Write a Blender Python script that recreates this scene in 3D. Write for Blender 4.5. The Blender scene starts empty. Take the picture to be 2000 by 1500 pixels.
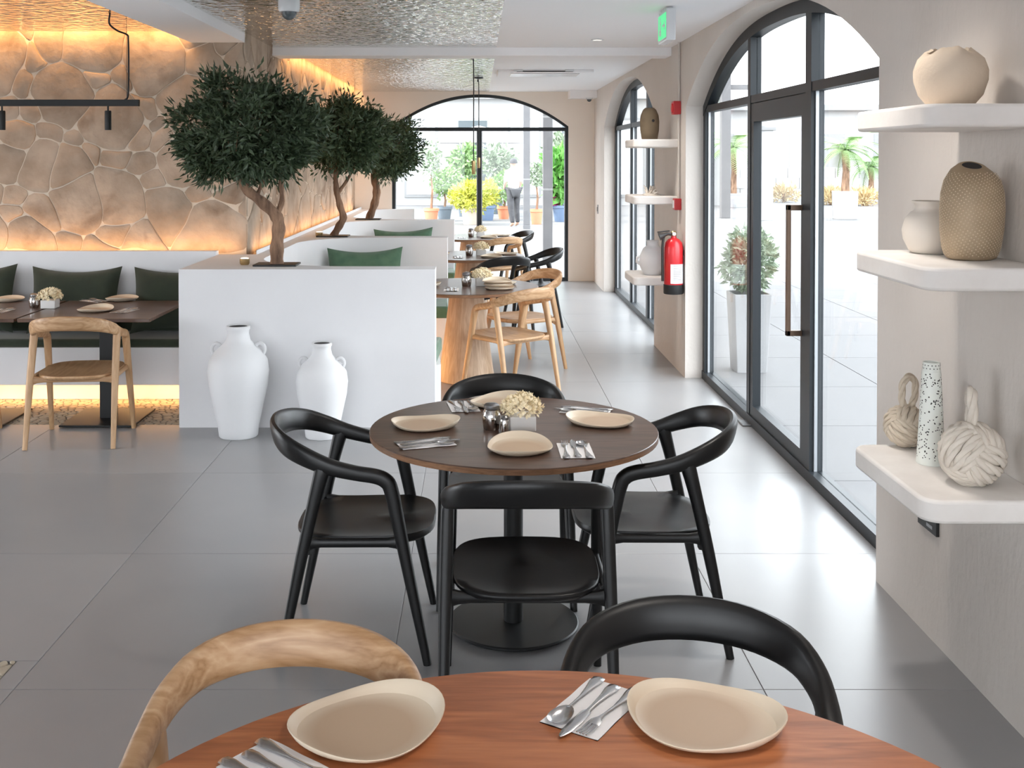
import bpy, math, random
from mathutils import Vector, Matrix
R = math.radians
scene = bpy.context.scene
col = scene.collection

# ------------------------------------------------------------------ camera
U0, V0, F, H, TH = 934.0, 309.0, 2130.0, 1.70, R(1.0)
CY = V0 + F*math.tan(TH)
cam = bpy.data.cameras.new('camera'); cam.sensor_fit = 'HORIZONTAL'; cam.sensor_width = 36.0
cam.lens = F/2000*36.0
cam.shift_x = (1000-U0)/2000; cam.shift_y = (CY-750)/2000
cam.clip_start = .05; cam.clip_end = 400
camo = bpy.data.objects.new('camera', cam); col.objects.link(camo)
camo.location = (0, 0, H); camo.rotation_euler = (R(90)-TH, 0, 0)
scene.camera = camo
_c, _s = math.cos(TH), math.sin(TH)
def ray(u, v):
    a = (u-U0)/F; b = -(v-CY)/F
    return a, _c+b*_s, -_s+b*_c
def G(u, v, z=0.0):          # pixel -> point on a horizontal plane
    a, y, w = ray(u, v); k = (z-H)/w; return Vector((a*k, y*k, z))
def PX(u, v, X):             # pixel -> point on a wall plane of constant X
    a, y, w = ray(u, v); k = X/a; return Vector((X, y*k, H+w*k))
def PY(u, v, Y):             # pixel -> point on a wall plane of constant Y
    a, y, w = ray(u, v); k = Y/y; return Vector((a*k, Y, H+w*k))

# ------------------------------------------------------------------ world, sun, exposure
w = bpy.data.worlds.new('world'); scene.world = w; w.use_nodes = True
bg = w.node_tree.nodes['Background']
bg.inputs[0].default_value = (.90, .95, 1.0, 1); bg.inputs[1].default_value = 1.75
sun = bpy.data.lights.new('sun', 'SUN'); sun.energy = 1.6; sun.angle = R(1.5); sun.color = (1, .95, .87)
suno = bpy.data.objects.new('sun', sun); col.objects.link(suno)
suno.rotation_euler = (R(0), R(-48), R(-4))
scene.view_settings.view_transform = 'Standard'; scene.view_settings.look = 'None'
scene.view_settings.gamma = 1; scene.view_settings.use_curve_mapping = False
scene.view_settings.exposure = 2.28
def area(name, loc, rot, sx, sy, power, color):
    l = bpy.data.lights.new(name, 'AREA'); l.shape = 'RECTANGLE'; l.size = sx; l.size_y = sy
    l.energy = power; l.color = color
    o = bpy.data.objects.new(name, l); col.objects.link(o); o.location = loc; o.rotation_euler = rot
    return o
WARM = (1.0, .52, .19)
# LED strips in the coves of the stone wall and under the bench
area('led_cove_top', (-3.6, 7.965, 2.68), (R(12), 0, 0), 3.7, .03, 3.3, WARM)
area('led_cove_ledge', (-3.6, 7.957, .985), (R(180), 0, 0), 3.7, .03, 1.7, WARM)
area('led_cove_side', (-1.625, 12.2, 2.68), (0, R(12), 0), .03, 5.5, 4, WARM)
area('led_cove_side_ledge', (-1.637, 11.5, .985), (R(180), 0, 0), .03, 6.6, 2, WARM)
area('led_under_bench', (-3.6, 7.56, .135), (0, 0, 0), 3.4, .03, 2.0, WARM)

# ------------------------------------------------------------------ materials
M = {}
def mat(name, colr, rough=.5, metal=0.0, spec=.5, var=None, bump=None, scl=None, coord='Object', emit=None, coat=0, sheen=0, objvar=0):
    m = bpy.data.materials.new(name); m.use_nodes = True; M[name] = m
    nt = m.node_tree; N = nt.nodes; L = nt.links; b = N['Principled BSDF']
    b.inputs['Base Color'].default_value = (*colr, 1); b.inputs['Roughness'].default_value = rough
    b.inputs['Metallic'].default_value = metal; b.inputs['Specular IOR Level'].default_value = spec
    b.inputs['Coat Weight'].default_value = coat; b.inputs['Sheen Weight'].default_value = sheen
    if emit: b.inputs['Emission Color'].default_value = (*emit[0], 1); b.inputs['Emission Strength'].default_value = emit[1]
    vec = None
    if var or bump:
        tc = N.new('ShaderNodeTexCoord'); mp = N.new('ShaderNodeMapping'); L.new(tc.outputs[coord], mp.inputs[0])
        if scl: mp.inputs['Scale'].default_value = scl
        vec = mp.outputs[0]
    base = None
    if var:
        sc, c2, det = var[0], var[1], (var[2] if len(var) > 2 else 6)
        nz = N.new('ShaderNodeTexNoise'); nz.inputs['Scale'].default_value = sc; nz.inputs['Detail'].default_value = det
        L.new(vec, nz.inputs['Vector'])
        rp = N.new('ShaderNodeValToRGB'); L.new(nz.outputs['Fac'], rp.inputs[0])
        rp.color_ramp.elements[0].position = .32; rp.color_ramp.elements[1].position = .68
        rp.color_ramp.elements[0].color = (*colr, 1); rp.color_ramp.elements[1].color = (*c2, 1)
        base = rp.outputs[0]
    if objvar:
        oi = N.new('ShaderNodeObjectInfo'); hs = N.new('ShaderNodeHueSaturation')
        mr = N.new('ShaderNodeMapRange'); mr.inputs[3].default_value = 1-objvar; mr.inputs[4].default_value = 1+objvar
        L.new(oi.outputs['Random'], mr.inputs[0]); L.new(mr.outputs[0], hs.inputs['Value'])
        if base: L.new(base, hs.inputs['Color'])
        else: hs.inputs['Color'].default_value = (*colr, 1)
        base = hs.outputs[0]
    if base: L.new(base, b.inputs['Base Color'])
    if bump:
        nz = N.new('ShaderNodeTexNoise'); nz.inputs['Scale'].default_value = bump[0]; nz.inputs['Detail'].default_value = 4
        L.new(vec, nz.inputs['Vector'])
        bp = N.new('ShaderNodeBump'); bp.inputs['Strength'].default_value = bump[1]; bp.inputs['Distance'].default_value = bump[2] if len(bump) > 2 else .005
        L.new(nz.outputs['Fac'], bp.inputs['Height']); L.new(bp.outputs[0], b.inputs['Normal'])
    return m
def wood(name, c1, c2, c3, scl, rough=.38, rings=3.0, coat=0):
    m = bpy.data.materials.new(name); m.use_nodes = True; M[name] = m
    nt = m.node_tree; N = nt.nodes; L = nt.links; b = N['Principled BSDF']; b.inputs['Roughness'].default_value = rough
    b.inputs['Coat Weight'].default_value = coat
    tc = N.new('ShaderNodeTexCoord'); mp = N.new('ShaderNodeMapping'); mp.inputs['Scale'].default_value = scl
    L.new(tc.outputs['Object'], mp.inputs[0])
    n1 = N.new('ShaderNodeTexNoise'); n1.inputs['Scale'].default_value = rings; n1.inputs['Detail'].default_value = 3; n1.inputs['Distortion'].default_value = .6
    L.new(mp.outputs[0], n1.inputs['Vector'])
    mm = N.new('ShaderNodeMath'); mm.operation = 'MULTIPLY'; mm.inputs[1].default_value = 9; L.new(n1.outputs['Fac'], mm.inputs[0])
    fr = N.new('ShaderNodeMath'); fr.operation = 'PINGPONG'; fr.inputs[1].default_value = 1; L.new(mm.outputs[0], fr.inputs[0])
    n2 = N.new('ShaderNodeTexNoise'); n2.inputs['Scale'].default_value = rings*9; n2.inputs['Detail'].default_value = 6; L.new(mp.outputs[0], n2.inputs['Vector'])
    mx = N.new('ShaderNodeMix'); mx.data_type = 'FLOAT'; mx.inputs[0].default_value = .55
    L.new(fr.outputs[0], mx.inputs[2]); L.new(n2.outputs['Fac'], mx.inputs[3])
    rp = N.new('ShaderNodeValToRGB'); L.new(mx.outputs[0], rp.inputs[0])
    e = rp.color_ramp.elements; e[0].position = .2; e[1].position = .8; e[0].color = (*c1, 1); e[1].color = (*c3, 1)
    k = e.new(.5); k.color = (*c2, 1)
    L.new(rp.outputs[0], b.inputs['Base Color'])
    bp = N.new('ShaderNodeBump'); bp.inputs['Strength'].default_value = .12; bp.inputs['Distance'].default_value = .002
    L.new(n2.outputs['Fac'], bp.inputs['Height']); L.new(bp.outputs[0], b.inputs['Normal'])
    return m
def glass_mat(name, tint, refl=.9):
    m = bpy.data.materials.new(name); m.use_nodes = True; M[name] = m
    nt = m.node_tree; N = nt.nodes; L = nt.links; N.remove(N['Principled BSDF'])
    tr = N.new('ShaderNodeBsdfTransparent'); tr.inputs[0].default_value = (*tint, 1)
    gl = N.new('ShaderNodeBsdfGlossy'); gl.inputs['Roughness'].default_value = .01
    lw = N.new('ShaderNodeLayerWeight'); pw = N.new('ShaderNodeMath'); pw.operation = 'POWER'; pw.inputs[1].default_value = 5; L.new(lw.outputs['Facing'], pw.inputs[0])
    fr = N.new('ShaderNodeMath'); fr.operation = 'MULTIPLY_ADD'; fr.inputs[1].default_value = .45; fr.inputs[2].default_value = .02; L.new(pw.outputs[0], fr.inputs[0])
    mx = N.new('ShaderNodeMixShader'); L.new(fr.outputs[0], mx.inputs[0]); L.new(tr.outputs[0], mx.inputs[1]); L.new(gl.outputs[0], mx.inputs[2])
    L.new(mx.outputs[0], N['Material Output'].inputs[0]); return m

mat('plaster_white', (.765, .76, .77), .75, var=(3, (.735, .73, .742)), bump=(55, .12, .002))
mat('ceiling_white', (.93, .93, .945), .85)
mat('plaster_wall', (.655, .605, .56), .9, var=(2.5, (.625, .575, .53)), bump=(38, .55, .006), scl=(1, 1, .55))
mat('plaster_beige', (.88, .80, .715), .9, var=(2, (.855, .775, .69)), bump=(40, .2, .004))
mat('shelf_plaster', (.88, .85, .82), .8, var=(5, (.76, .72, .685)), bump=(30, .25, .003))
mat('tile', (.283, .283, .290), .30, spec=.6, var=(1.8, (.315, .312, .314), 8), bump=(160, .05, .001), objvar=.03)
mat('grout', (.20, .195, .19), .9)
mat('pebble', (.50, .43, .33), .7, var=(9, (.40, .33, .25)))
mat('mortar', (.70, .60, .49), .95, bump=(60, .4, .004))
mat('stone', (.49, .39, .305), .85, var=(5.0, (.33, .25, .185), 9), bump=(13, .7, .016), objvar=.17)
mat('frame_black', (.016, .020, .024), .42, spec=.32)
mat('frame_trim', (.42, .44, .46), .35, metal=.5)
mat('black_wood', (.0055, .0055, .006), .38, spec=.42, bump=(90, .08, .001), scl=(1, .15, 1))
mat('black_metal', (.010, .0105, .011), .45, spec=.4)
mat('steel', (.55, .55, .56), .22, metal=1)
mat('chrome', (.62, .60, .58), .10, metal=1)
mat('steel_matt', (.30, .30, .31), .34, metal=1)
mat('napkin', (.86, .84, .84), .9, bump=(70, .3, .002))
mat('plate_inner', (.56, .41, .285), .5, var=(2, (.585, .435, .31)))
mat('plate_outer', (.64, .545, .42), .5)
m = mat('plate_glaze', (.56, .41, .285), .45)       # beige glaze running to cream at the rim
nt = m.node_tree; N = nt.nodes; L = nt.links
tc = N.new('ShaderNodeTexCoord'); ml = N.new('ShaderNodeVectorMath'); ml.operation = 'MULTIPLY'; ml.inputs[1].default_value = (1, 1, 0); L.new(tc.outputs['Object'], ml.inputs[0])
ln = N.new('ShaderNodeVectorMath'); ln.operation = 'LENGTH'; L.new(ml.outputs[0], ln.inputs[0])
rp = N.new('ShaderNodeValToRGB'); mr = N.new('ShaderNodeMapRange'); mr.inputs[1].default_value = .075; mr.inputs[2].default_value = .118; L.new(ln.outputs['Value'], mr.inputs[0]); L.new(mr.outputs[0], rp.inputs[0])
rp.color_ramp.elements[0].color = (.53, .385, .265, 1); rp.color_ramp.elements[1].color = (.72, .615, .48, 1); L.new(rp.outputs[0], N['Principled BSDF'].inputs['Base Color'])
mat('flower', (.86, .72, .47), .8, var=(22, (.93, .84, .64)))
mat('pot_white', (.72, .70, .68), .35)
mat('green_velvet', (.020, .030, .017), .9, sheen=.3, var=(14, (.028, .040, .022)))
mat('green_pillow', (.060, .130, .078), .9, sheen=.35, var=(12, (.095, .18, .11)))
mat('olive_pillow', (.016, .024, .014), .9, sheen=.25, var=(12, (.024, .034, .019)))
mat('vase_white', (.72, .72, .73), .7, bump=(60, .15, .002))
mat('vase_shade_and_mark', (.03, .028, .03), .9)  # near-black for shade painted into vase mouths, and for the knot mark
mat('vase_cream', (.70, .585, .465), .75, var=(5, (.62, .50, .385)), bump=(80, .5, .003))
mat('vase_ivory', (.78, .71, .63), .55)
mat('vase_dots', (.46, .345, .225), .55, metal=.1, var=(9, (.34, .25, .16)))
mat('vase_dot_light', (.66, .53, .38), .5)
mat('vase_brown', (.20, .15, .095), .8, var=(6, (.13, .095, .06)))
mat('rope', (.66, .565, .45), .95, bump=(120, .5, .003), var=(9, (.56, .47, .37)))
mat('rope_light', (.72, .655, .575), .95, bump=(120, .5, .003), var=(9, (.66, .59, .51)))
mat('lantern', (.82, .84, .78), .4)
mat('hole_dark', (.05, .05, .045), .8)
mat('red', (.62, .016, .022), .3, spec=.6)
mat('red_box', (.50, .025, .03), .4)
mat('label_white', (.80, .80, .80), .6)
mat('rubber', (.012, .012, .012), .6)
mat('hose', (.025, .02, .018), .5)
mat('bark', (.36, .215, .135), .9, var=(16, (.10, .055, .034), 8), bump=(26, 1.0, .03), scl=(1, 1, .30))
mat('olive_leaf', (.018, .038, .018), .5, var=(26, (.085, .125, .062)))
mat('olive_leaf_b', (.026, .056, .028), .5, var=(26, (.11, .165, .082)))
mat('leaf_green', (.17, .30, .10), .6, var=(4, (.26, .38, .17)))
mat('leaf_yellow', (.55, .52, .07), .6, var=(4, (.42, .48, .09)))
mat('leaf_bright', (.12, .33, .06), .6)
mat('leaf_grey', (.22, .29, .19), .7, var=(5, (.32, .37, .28)))
mat('petal_pink', (.55, .04, .26), .6)
mat('dry_grass', (.50, .38, .20), .9)
mat('terracotta', (.66, .25, .14), .8)
mat('pot_slate', (.12, .15, .18), .6)
mat('pot_blue', (.13, .19, .30), .5)
mat('pot_beige', (.52, .44, .37), .8)
mat('pot_grey', (.33, .33, .335), .8)
mat('paving', (.155, .154, .157), .85, var=(.6, (.142, .141, .144)))
mat('paving_joint', (.30, .29, .28), .9)
mat('facade_white', (.40, .397, .395), .9)
mat('facade_grey', (.26, .26, .26), .8)
mat('pillar_stone', (.13, .128, .133), .8, var=(4, (.155, .152, .157)))
mat('window_dark', (.10, .12, .13), .2)
mat('green_sign', (.10, .62, .27), .5, emit=((.10, .75, .30), .16))
mat('lamp_glow', (.9, .85, .75), .4, emit=((1, .88, .7), .6))
mat('brass', (.55, .40, .20), .3, metal=1)
mat('bronze', (.135, .085, .058), .42, metal=.55)
mat('acrylic', (.70, .72, .74), .25)
mat('skin', (.45, .28, .2), .6)
mat('shirt', (.80, .80, .80), .8)
mat('trousers', (.05, .05, .055), .8)
wood('oak', (.335, .18, .082), (.46, .275, .145), (.56, .365, .215), (9, 1.1, 9), .42, 1.5)
wood('oak_leg', (.40, .235, .115), (.47, .285, .15), (.53, .335, .19), (7, 7, .7), .42, 1.6)
wood('oak_seat', (.38, .22, .11), (.45, .27, .14), (.51, .32, .18), (.9, 8, 7), .42, 1.6)
wood('teak_top', (.30, .095, .034), (.41, .140, .052), (.50, .185, .074), (.9, 7.5, 7), .36, 1.6, coat=.05)
wood('walnut_top', (.060, .032, .022), (.088, .047, .032), (.125, .070, .048), (1.2, 8, 8), .30, 1.6, coat=.1)
wood('walnut_edge', (.19, .095, .048), (.25, .125, .062), (.31, .16, .085), (3, 3, 20), .45, 2)
wood('oak_pale', (.40, .265, .165), (.48, .33, .215), (.55, .39, .265), (14, 14, .8), .5, 1.2)
glass_mat('glass', (.93, .94, .94))
nt = M['stone'].node_tree; N = nt.nodes; L = nt.links; b = N['Principled BSDF']; src = b.inputs['Base Color'].links[0].from_socket
tc = N.new('ShaderNodeTexCoord'); nz = N.new('ShaderNodeTexNoise'); nz.inputs['Scale'].default_value = 2.3; nz.inputs['Detail'].default_value = 7; nz.inputs['Distortion'].default_value = .8
L.new(tc.outputs['Object'], nz.inputs['Vector'])
rp = N.new('ShaderNodeValToRGB'); rp.color_ramp.elements[0].position = .56; rp.color_ramp.elements[1].position = .74; L.new(nz.outputs['Fac'], rp.inputs[0])
mx = N.new('ShaderNodeMix'); mx.data_type = 'RGBA'; L.new(rp.outputs[0], mx.inputs[0]); L.new(src, mx.inputs[6]); mx.inputs[7].default_value = (.20, .13, .085, 1)
L.new(mx.outputs[2], b.inputs['Base Color'])
# rippled polished steel ceiling
m = mat('ripple_mirror', (.70, .69, .67), .06, metal=1)
nt = m.node_tree; N = nt.nodes; L = nt.links
tc = N.new('ShaderNodeTexCoord'); nz = N.new('ShaderNodeTexNoise'); nz.inputs['Scale'].default_value = 16; nz.inputs['Detail'].default_value = 1.5
L.new(tc.outputs['Object'], nz.inputs['Vector'])
bp = N.new('ShaderNodeBump'); bp.inputs['Strength'].default_value = 1.0; bp.inputs['Distance'].default_value = .030
L.new(nz.outputs['Fac'], bp.inputs['Height']); L.new(bp.outputs[0], N['Principled BSDF'].inputs['Normal'])

# ------------------------------------------------------------------ mesh helpers
class MB:
    def __init__(s): s.v = []; s.f = []
    def add(s, vs, fs):
        k = len(s.v); s.v += [tuple(p) for p in vs]; s.f += [tuple(i+k for i in f) for f in fs]; return s
    def box(s, x0, x1, y0, y1, z0, z1):
        return s.add([(x0,y0,z0),(x1,y0,z0),(x1,y1,z0),(x0,y1,z0),(x0,y0,z1),(x1,y0,z1),(x1,y1,z1),(x0,y1,z1)],
                     [(3,2,1,0),(4,5,6,7),(0,1,5,4),(1,2,6,5),(2,3,7,6),(3,0,4,7)])
    def loft(s, rings, caps=True, closed=True, cyc=False):
        n = len(rings[0]); k = len(s.v)
        for r in rings: s.v += [tuple(p) for p in r]
        m_ = len(rings)
        for i in range(m_ if cyc else m_-1):
            a = k+i*n; b = k+((i+1) % m_)*n
            for j in range(n if closed else n-1):
                j2 = (j+1) % n; s.f.append((a+j, a+j2, b+j2, b+j))
        if caps and not cyc:
            s.f.append(tuple(k+j for j in reversed(range(n)))); s.f.append(tuple(k+(m_-1)*n+j for j in range(n)))
        return s
    def prism(s, poly, z0, z1):
        return s.loft([[(x, y, z0) for x, y in poly], [(x, y, z1) for x, y in poly]])
    def lathe(s, prof, n=32, c=(0, 0), caps=True):
        return s.loft([[(c[0]+r*math.cos(2*math.pi*j/n), c[1]+r*math.sin(2*math.pi*j/n), z) for j in range(n)] for r, z in prof], caps)
    def tube(s, path, rad, n=8, caps=True, cyc=False, sq=1.0):
        P = [Vector(p) for p in path]; m_ = len(P)
        if not isinstance(rad, (list, tuple)): rad = [rad]*m_
        rings = []; ref = None
        for i in range(m_):
            if cyc: t = P[(i+1) % m_]-P[i-1]
            else: t = P[min(i+1, m_-1)]-P[max(i-1, 0)]
            t.normalize()
            if ref is None:
                ref = Vector((0, 0, 1)) if abs(t.z) < .9 else Vector((1, 0, 0))
            u_ = (ref-t*ref.dot(t)).normalized(); ref = u_; b_ = t.cross(u_)
            rings.append([P[i]+(u_*math.cos(2*math.pi*j/n)*sq+b_*math.sin(2*math.pi*j/n))*rad[i] for j in range(n)])
        return s.loft(rings, caps, True, cyc)
    def xf(s, mtx, start=0):
        for i in range(start, len(s.v)): s.v[i] = tuple(mtx @ Vector(s.v[i]))
        return s
    def mesh(s, name, smooth=40):
        me = bpy.data.meshes.new(name); me.from_pydata(s.v, [], s.f); me.update()
        if smooth:
            me.polygons.foreach_set('use_smooth', [True]*len(me.polygons)); me.set_sharp_from_angle(angle=R(smooth))
        return me
def link(name, me, material=None, parent=None, loc=None, rot=None):
    o = bpy.data.objects.new(name, me); col.objects.link(o)
    if material and me and not me.materials: me.materials.append(M[material])
    if parent: o.parent = parent
    if loc: o.location = loc
    if rot: o.rotation_euler = rot
    return o
def ob(name, mb, material, parent=None, smooth=40, bevel=0, loc=None, rot=None, seg=2):
    o = link(name, mb.mesh(name, smooth), material, parent, loc, rot)
    if bevel:
        b = o.modifiers.new('bevel', 'BEVEL'); b.width = bevel; b.segments = seg; b.limit_method = 'ANGLE'; b.angle_limit = R(35)
    return o
def tag(o, label, cat, group=None):
    o['label'] = label; o['category'] = cat
    if group: o['group'] = group
    return o
def thing(name, label, cat, loc=(0, 0, 0), rz=0, group=None):
    o = bpy.data.objects.new(name, None); col.objects.link(o); o.empty_display_size = .1
    o.location = loc; o.rotation_euler = (0, 0, rz); return tag(o, label, cat, group)
def struct(name, mb, material, smooth=40, bevel=0):
    o = ob(name, mb, material, None, smooth, bevel); o['kind'] = 'structure'; return o
def copy_tree(o, parent=None):
    c = o.copy(); col.objects.link(c); c.parent = parent
    for ch in o.children: copy_tree(ch, c)
    return c
def crom(pts, n):
    """Catmull-Rom through tuples of any length, n steps a span"""
    P = [tuple(p) for p in pts]; out = []
    for i in range(len(P)-1):
        p0, p1, p2, p3 = P[max(i-1, 0)], P[i], P[i+1], P[min(i+2, len(P)-1)]
        for k in range(n):
            t = k/n
            out.append(tuple(.5*(2*b+(c-a)*t+(2*a-5*b+4*c-d)*t*t+(3*b-a-3*c+d)*t**3) for a, b, c, d in zip(p0, p1, p2, p3)))
    out.append(P[-1]); return out
def clip(poly, px, py, nx, ny):
    out = []
    for i in range(len(poly)):
        a = poly[i]; b = poly[(i+1) % len(poly)]
        da = (a[0]-px)*nx+(a[1]-py)*ny; db = (b[0]-px)*nx+(b[1]-py)*ny
        if da <= 0: out.append(a)
        if da*db < 0:
            t = da/(da-db); out.append((a[0]+t*(b[0]-a[0]), a[1]+t*(b[1]-a[1])))
    return out
def voronoi(x0, x1, y0, y1, d, seed, gap, vary=0.0):
    rnd = random.Random(seed); S = []; tries = 0; want = int((x1-x0)*(y1-y0)/(d*d)*3+30)
    while tries < want*14:
        tries += 1
        p = (rnd.uniform(x0, x1), rnd.uniform(y0, y1), d*(1+vary*rnd.uniform(-1, 1)))
        if all((p[0]-q[0])**2+(p[1]-q[1])**2 > (.5*(p[2]+q[2]))**2 for q in S): S.append(p)
    cells = []
    for i, p in enumerate(S):
        poly = [(x0, y0), (x1, y0), (x1, y1), (x0, y1)]
        for j, q in enumerate(S):
            if i == j: continue
            dx, dy = q[0]-p[0], q[1]-p[1]; D = math.hypot(dx, dy)
            if D > 4*d: continue
            t = .5*(1+(p[2]**2-q[2]**2)/(D*D)*.6); t = max(.2, min(.8, t))
            poly = clip(poly, p[0]+dx*t-dx/D*gap, p[1]+dy*t-dy/D*gap, dx/D, dy/D)
            if len(poly) < 3: break
        if len(poly) >= 3: cells.append((p, poly))
    return cells
def soften(poly, it=2, k=.22):
    for _ in range(it):
        o = []
        for i in range(len(poly)):
            a, b = poly[i], poly[(i+1) % len(poly)]
            o += [(a[0]+(b[0]-a[0])*k, a[1]+(b[1]-a[1])*k), (a[0]+(b[0]-a[0])*(1-k), a[1]+(b[1]-a[1])*(1-k))]
        poly = o
    return poly
def pebble(mb, poly, h, inset, fn):
    """rounded flat-topped stone on a plane; fn(x, y, height) -> 3-D point"""
    cx = sum(p[0] for p in poly)/len(poly); cy = sum(p[1] for p in poly)/len(poly)
    def ring(k, z): return [fn(cx+(x-cx)*k, cy+(y-cy)*k, z) for x, y in poly]
    rr = max(math.hypot(x-cx, y-cy) for x, y in poly)
    mb.loft([ring(1, 0), ring(1, h*.55), ring(1-inset/rr, h)], caps=False)
    k = len(mb.v); n = len(poly); mb.f.append(tuple(range(k-n, k)))
def warp(x, y):
    return (x+.030*math.sin(7.1*y+1.3*math.sin(5*x))+.014*math.sin(17*y+3*x), y+.030*math.sin(6.3*x+1.7*math.sin(4*y))+.014*math.sin(15*x-4*y))
def rough_edge(poly, x0, x1, y0, y1):
    out = []
    for i in range(len(poly)):
        a, b_ = poly[i], poly[(i+1) % len(poly)]; n = max(1, int(math.hypot(b_[0]-a[0], b_[1]-a[1])/.07))
        out += [(a[0]+(b_[0]-a[0])*k/n, a[1]+(b_[1]-a[1])*k/n) for k in range(n)]
    return soften([(min(x1, max(x0, p[0])), min(y1, max(y0, p[1]))) for p in (warp(*q) for q in out)], 1, .22)
def tree_crown(n, rad, leaf, width, seed, clusters=95):
    rnd = random.Random(seed); V = []; Fc = []; C = []
    for i in range(clusters):
        d = Vector((rnd.gauss(0, 1), rnd.gauss(0, 1), rnd.gauss(0, 1))).normalized(); r = (.25+.75*rnd.random())**.5*.93
        if d.z < -.35: r *= .85
        C.append((Vector((d.x*rad[0]*r, d.y*rad[1]*r, d.z*rad[2]*r)), d, rnd.uniform(.7, 1.25)))
    for i in range(n):
        c, d, k = C[rnd.randrange(clusters)]
        p = c+Vector((rnd.gauss(0, 1), rnd.gauss(0, 1), rnd.gauss(0, .8)))*.052*k
        ax = (d*.5+(p-c)*7+Vector((rnd.gauss(0, .6), rnd.gauss(0, .6), rnd.gauss(.05, .6)))).normalized()
        sd = ax.cross(Vector((rnd.gauss(0, 1), rnd.gauss(0, 1), rnd.gauss(0, 1)))).normalized()
        l = leaf*rnd.uniform(.55, 1.2); w_ = width*rnd.uniform(.7, 1.2); nn = ax.cross(sd)*w_*.35
        q = len(V); V += [p, p+ax*l*.45+sd*w_+nn, p+ax*l, p+ax*l*.45-sd*w_+nn]; Fc.append((q, q+1, q+2, q+3))
    return MB().add(V, Fc), C
def foliage(n, rad, leaf, width, seed, shell=.55, lump=.18, up=.2):
    rnd = random.Random(seed); mb = MB(); V = []; Fc = []
    lumps = [(Vector((rnd.gauss(0, 1), rnd.gauss(0, 1), rnd.gauss(0, 1))).normalized(), rnd.uniform(-1, 1)) for _ in range(26)]
    for i in range(n):
        d = Vector((rnd.gauss(0, 1), rnd.gauss(0, 1), rnd.gauss(0, 1))).normalized()
        r = shell+(1-shell)*rnd.random()**.6 if rnd.random() < .8 else rnd.random()
        b = sum(a*max(0, d.dot(q))**8 for q, a in lumps)
        r *= 1+lump*b
        c = Vector((d.x*rad[0], d.y*rad[1], d.z*rad[2]))*r
        ax = (d+Vector((rnd.gauss(0, .7), rnd.gauss(0, .7), rnd.gauss(0, .7)+up))).normalized()
        sd = ax.cross(Vector((rnd.gauss(0, 1), rnd.gauss(0, 1), rnd.gauss(0, 1)))).normalized()
        l = leaf*rnd.uniform(.6, 1.25); w_ = width*rnd.uniform(.7, 1.2); nn = ax.cross(sd)*w_*.35
        k = len(V); V += [c, c+ax*l*.45+sd*w_+nn, c+ax*l, c+ax*l*.45-sd*w_+nn]; Fc.append((k, k+1, k+2, k+3))
    return mb.add(V, Fc)
# ================================================================== the setting
XO = 1.812                    # outer face of the right wall
XW, XF = 1.60, 1.735          # right wall face, window frame face
ZC, ZS = 2.617, 2.55          # ceiling, soffit
YE = 15.05                    # end wall
XL, YS = -1.70, 8.03          # stone wall corner
XFAR, YN = -5.5, -2.3         # walls out of view
# ---- floor: grout slab + tiles
fl = struct('floor', MB().box(XFAR, XO, YN, YE+.3, -.14, -.004), 'grout')
tx, ty, T, gp = -1.487, 3.461, 1.2, .0011
tile_cache = {}
def tile(x0, x1, y0, y1):
    wd, dp = round(x1-x0-2*gp, 4), round(y1-y0-2*gp, 4)
    if wd < .02 or dp < .02: return
    if (wd, dp) not in tile_cache:
        c = .0012
        mb = MB(); mb.loft([[(0,0,-.004),(wd,0,-.004),(wd,dp,-.004),(0,dp,-.004)], [(0,0,-c),(wd,0,-c),(wd,dp,-c),(0,dp,-c)],
                            [(c,c,0),(wd-c,c,0),(wd-c,dp-c,0),(c,dp-c,0)]]); tile_cache[(wd, dp)] = mb.mesh('tile', 0)
    link('tile', tile_cache[(wd, dp)], 'tile', fl, (x0+gp, y0+gp, 0))
holes = [(-3.9, -1.887, 6.93, 9.0), (-2.4, -1.56, 2.7, 3.66)]
for i in range(-4, 3):
    for j in range(-6, 10):
        x0, x1 = max(tx+i*T, XFAR), min(tx+(i+1)*T, XO); y0, y1 = max(ty+j*T, YN), min(ty+(j+1)*T, YE)
        if x1-x0 < .02 or y1-y0 < .02: continue
        rects = [(x0, x1, y0, y1)]
        for hx0, hx1, hy0, hy1 in holes:
            nr = []
            for a0, a1, b0, b1 in rects:
                if a1 <= hx0 or a0 >= hx1 or b1 <= hy0 or b0 >= hy1: nr.append((a0, a1, b0, b1)); continue
                if b0 < hy0: nr.append((a0, a1, b0, hy0))
                if b1 > hy1: nr.append((a0, a1, hy1, b1))
                c0, c1 = max(b0, hy0), min(b1, hy1)
                if a0 < hx0: nr.append((a0, hx0, c0, c1))
                if a1 > hx1: nr.append((hx1, a1, c0, c1))
            rects = nr
        for r in rects: tile(*r)
for (hx0, hx1, hy0, hy1), sd in zip(((-3.9, -1.887, 6.93, 7.75), (-2.4, -1.56, 2.7, 3.66)), (5, 9)):
    pb = MB()
    for p, poly in voronoi(hx0+.004, hx1-.004, hy0, hy1, .043, sd, .0035, .3):
        pebble(pb, soften(poly, 1), .006, .005, lambda x, y, z: (x, y, z-.004))
    o = ob('pebble_mosaic', pb, 'pebble', fl, 30); o['kind'] = 'stuff'

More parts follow.
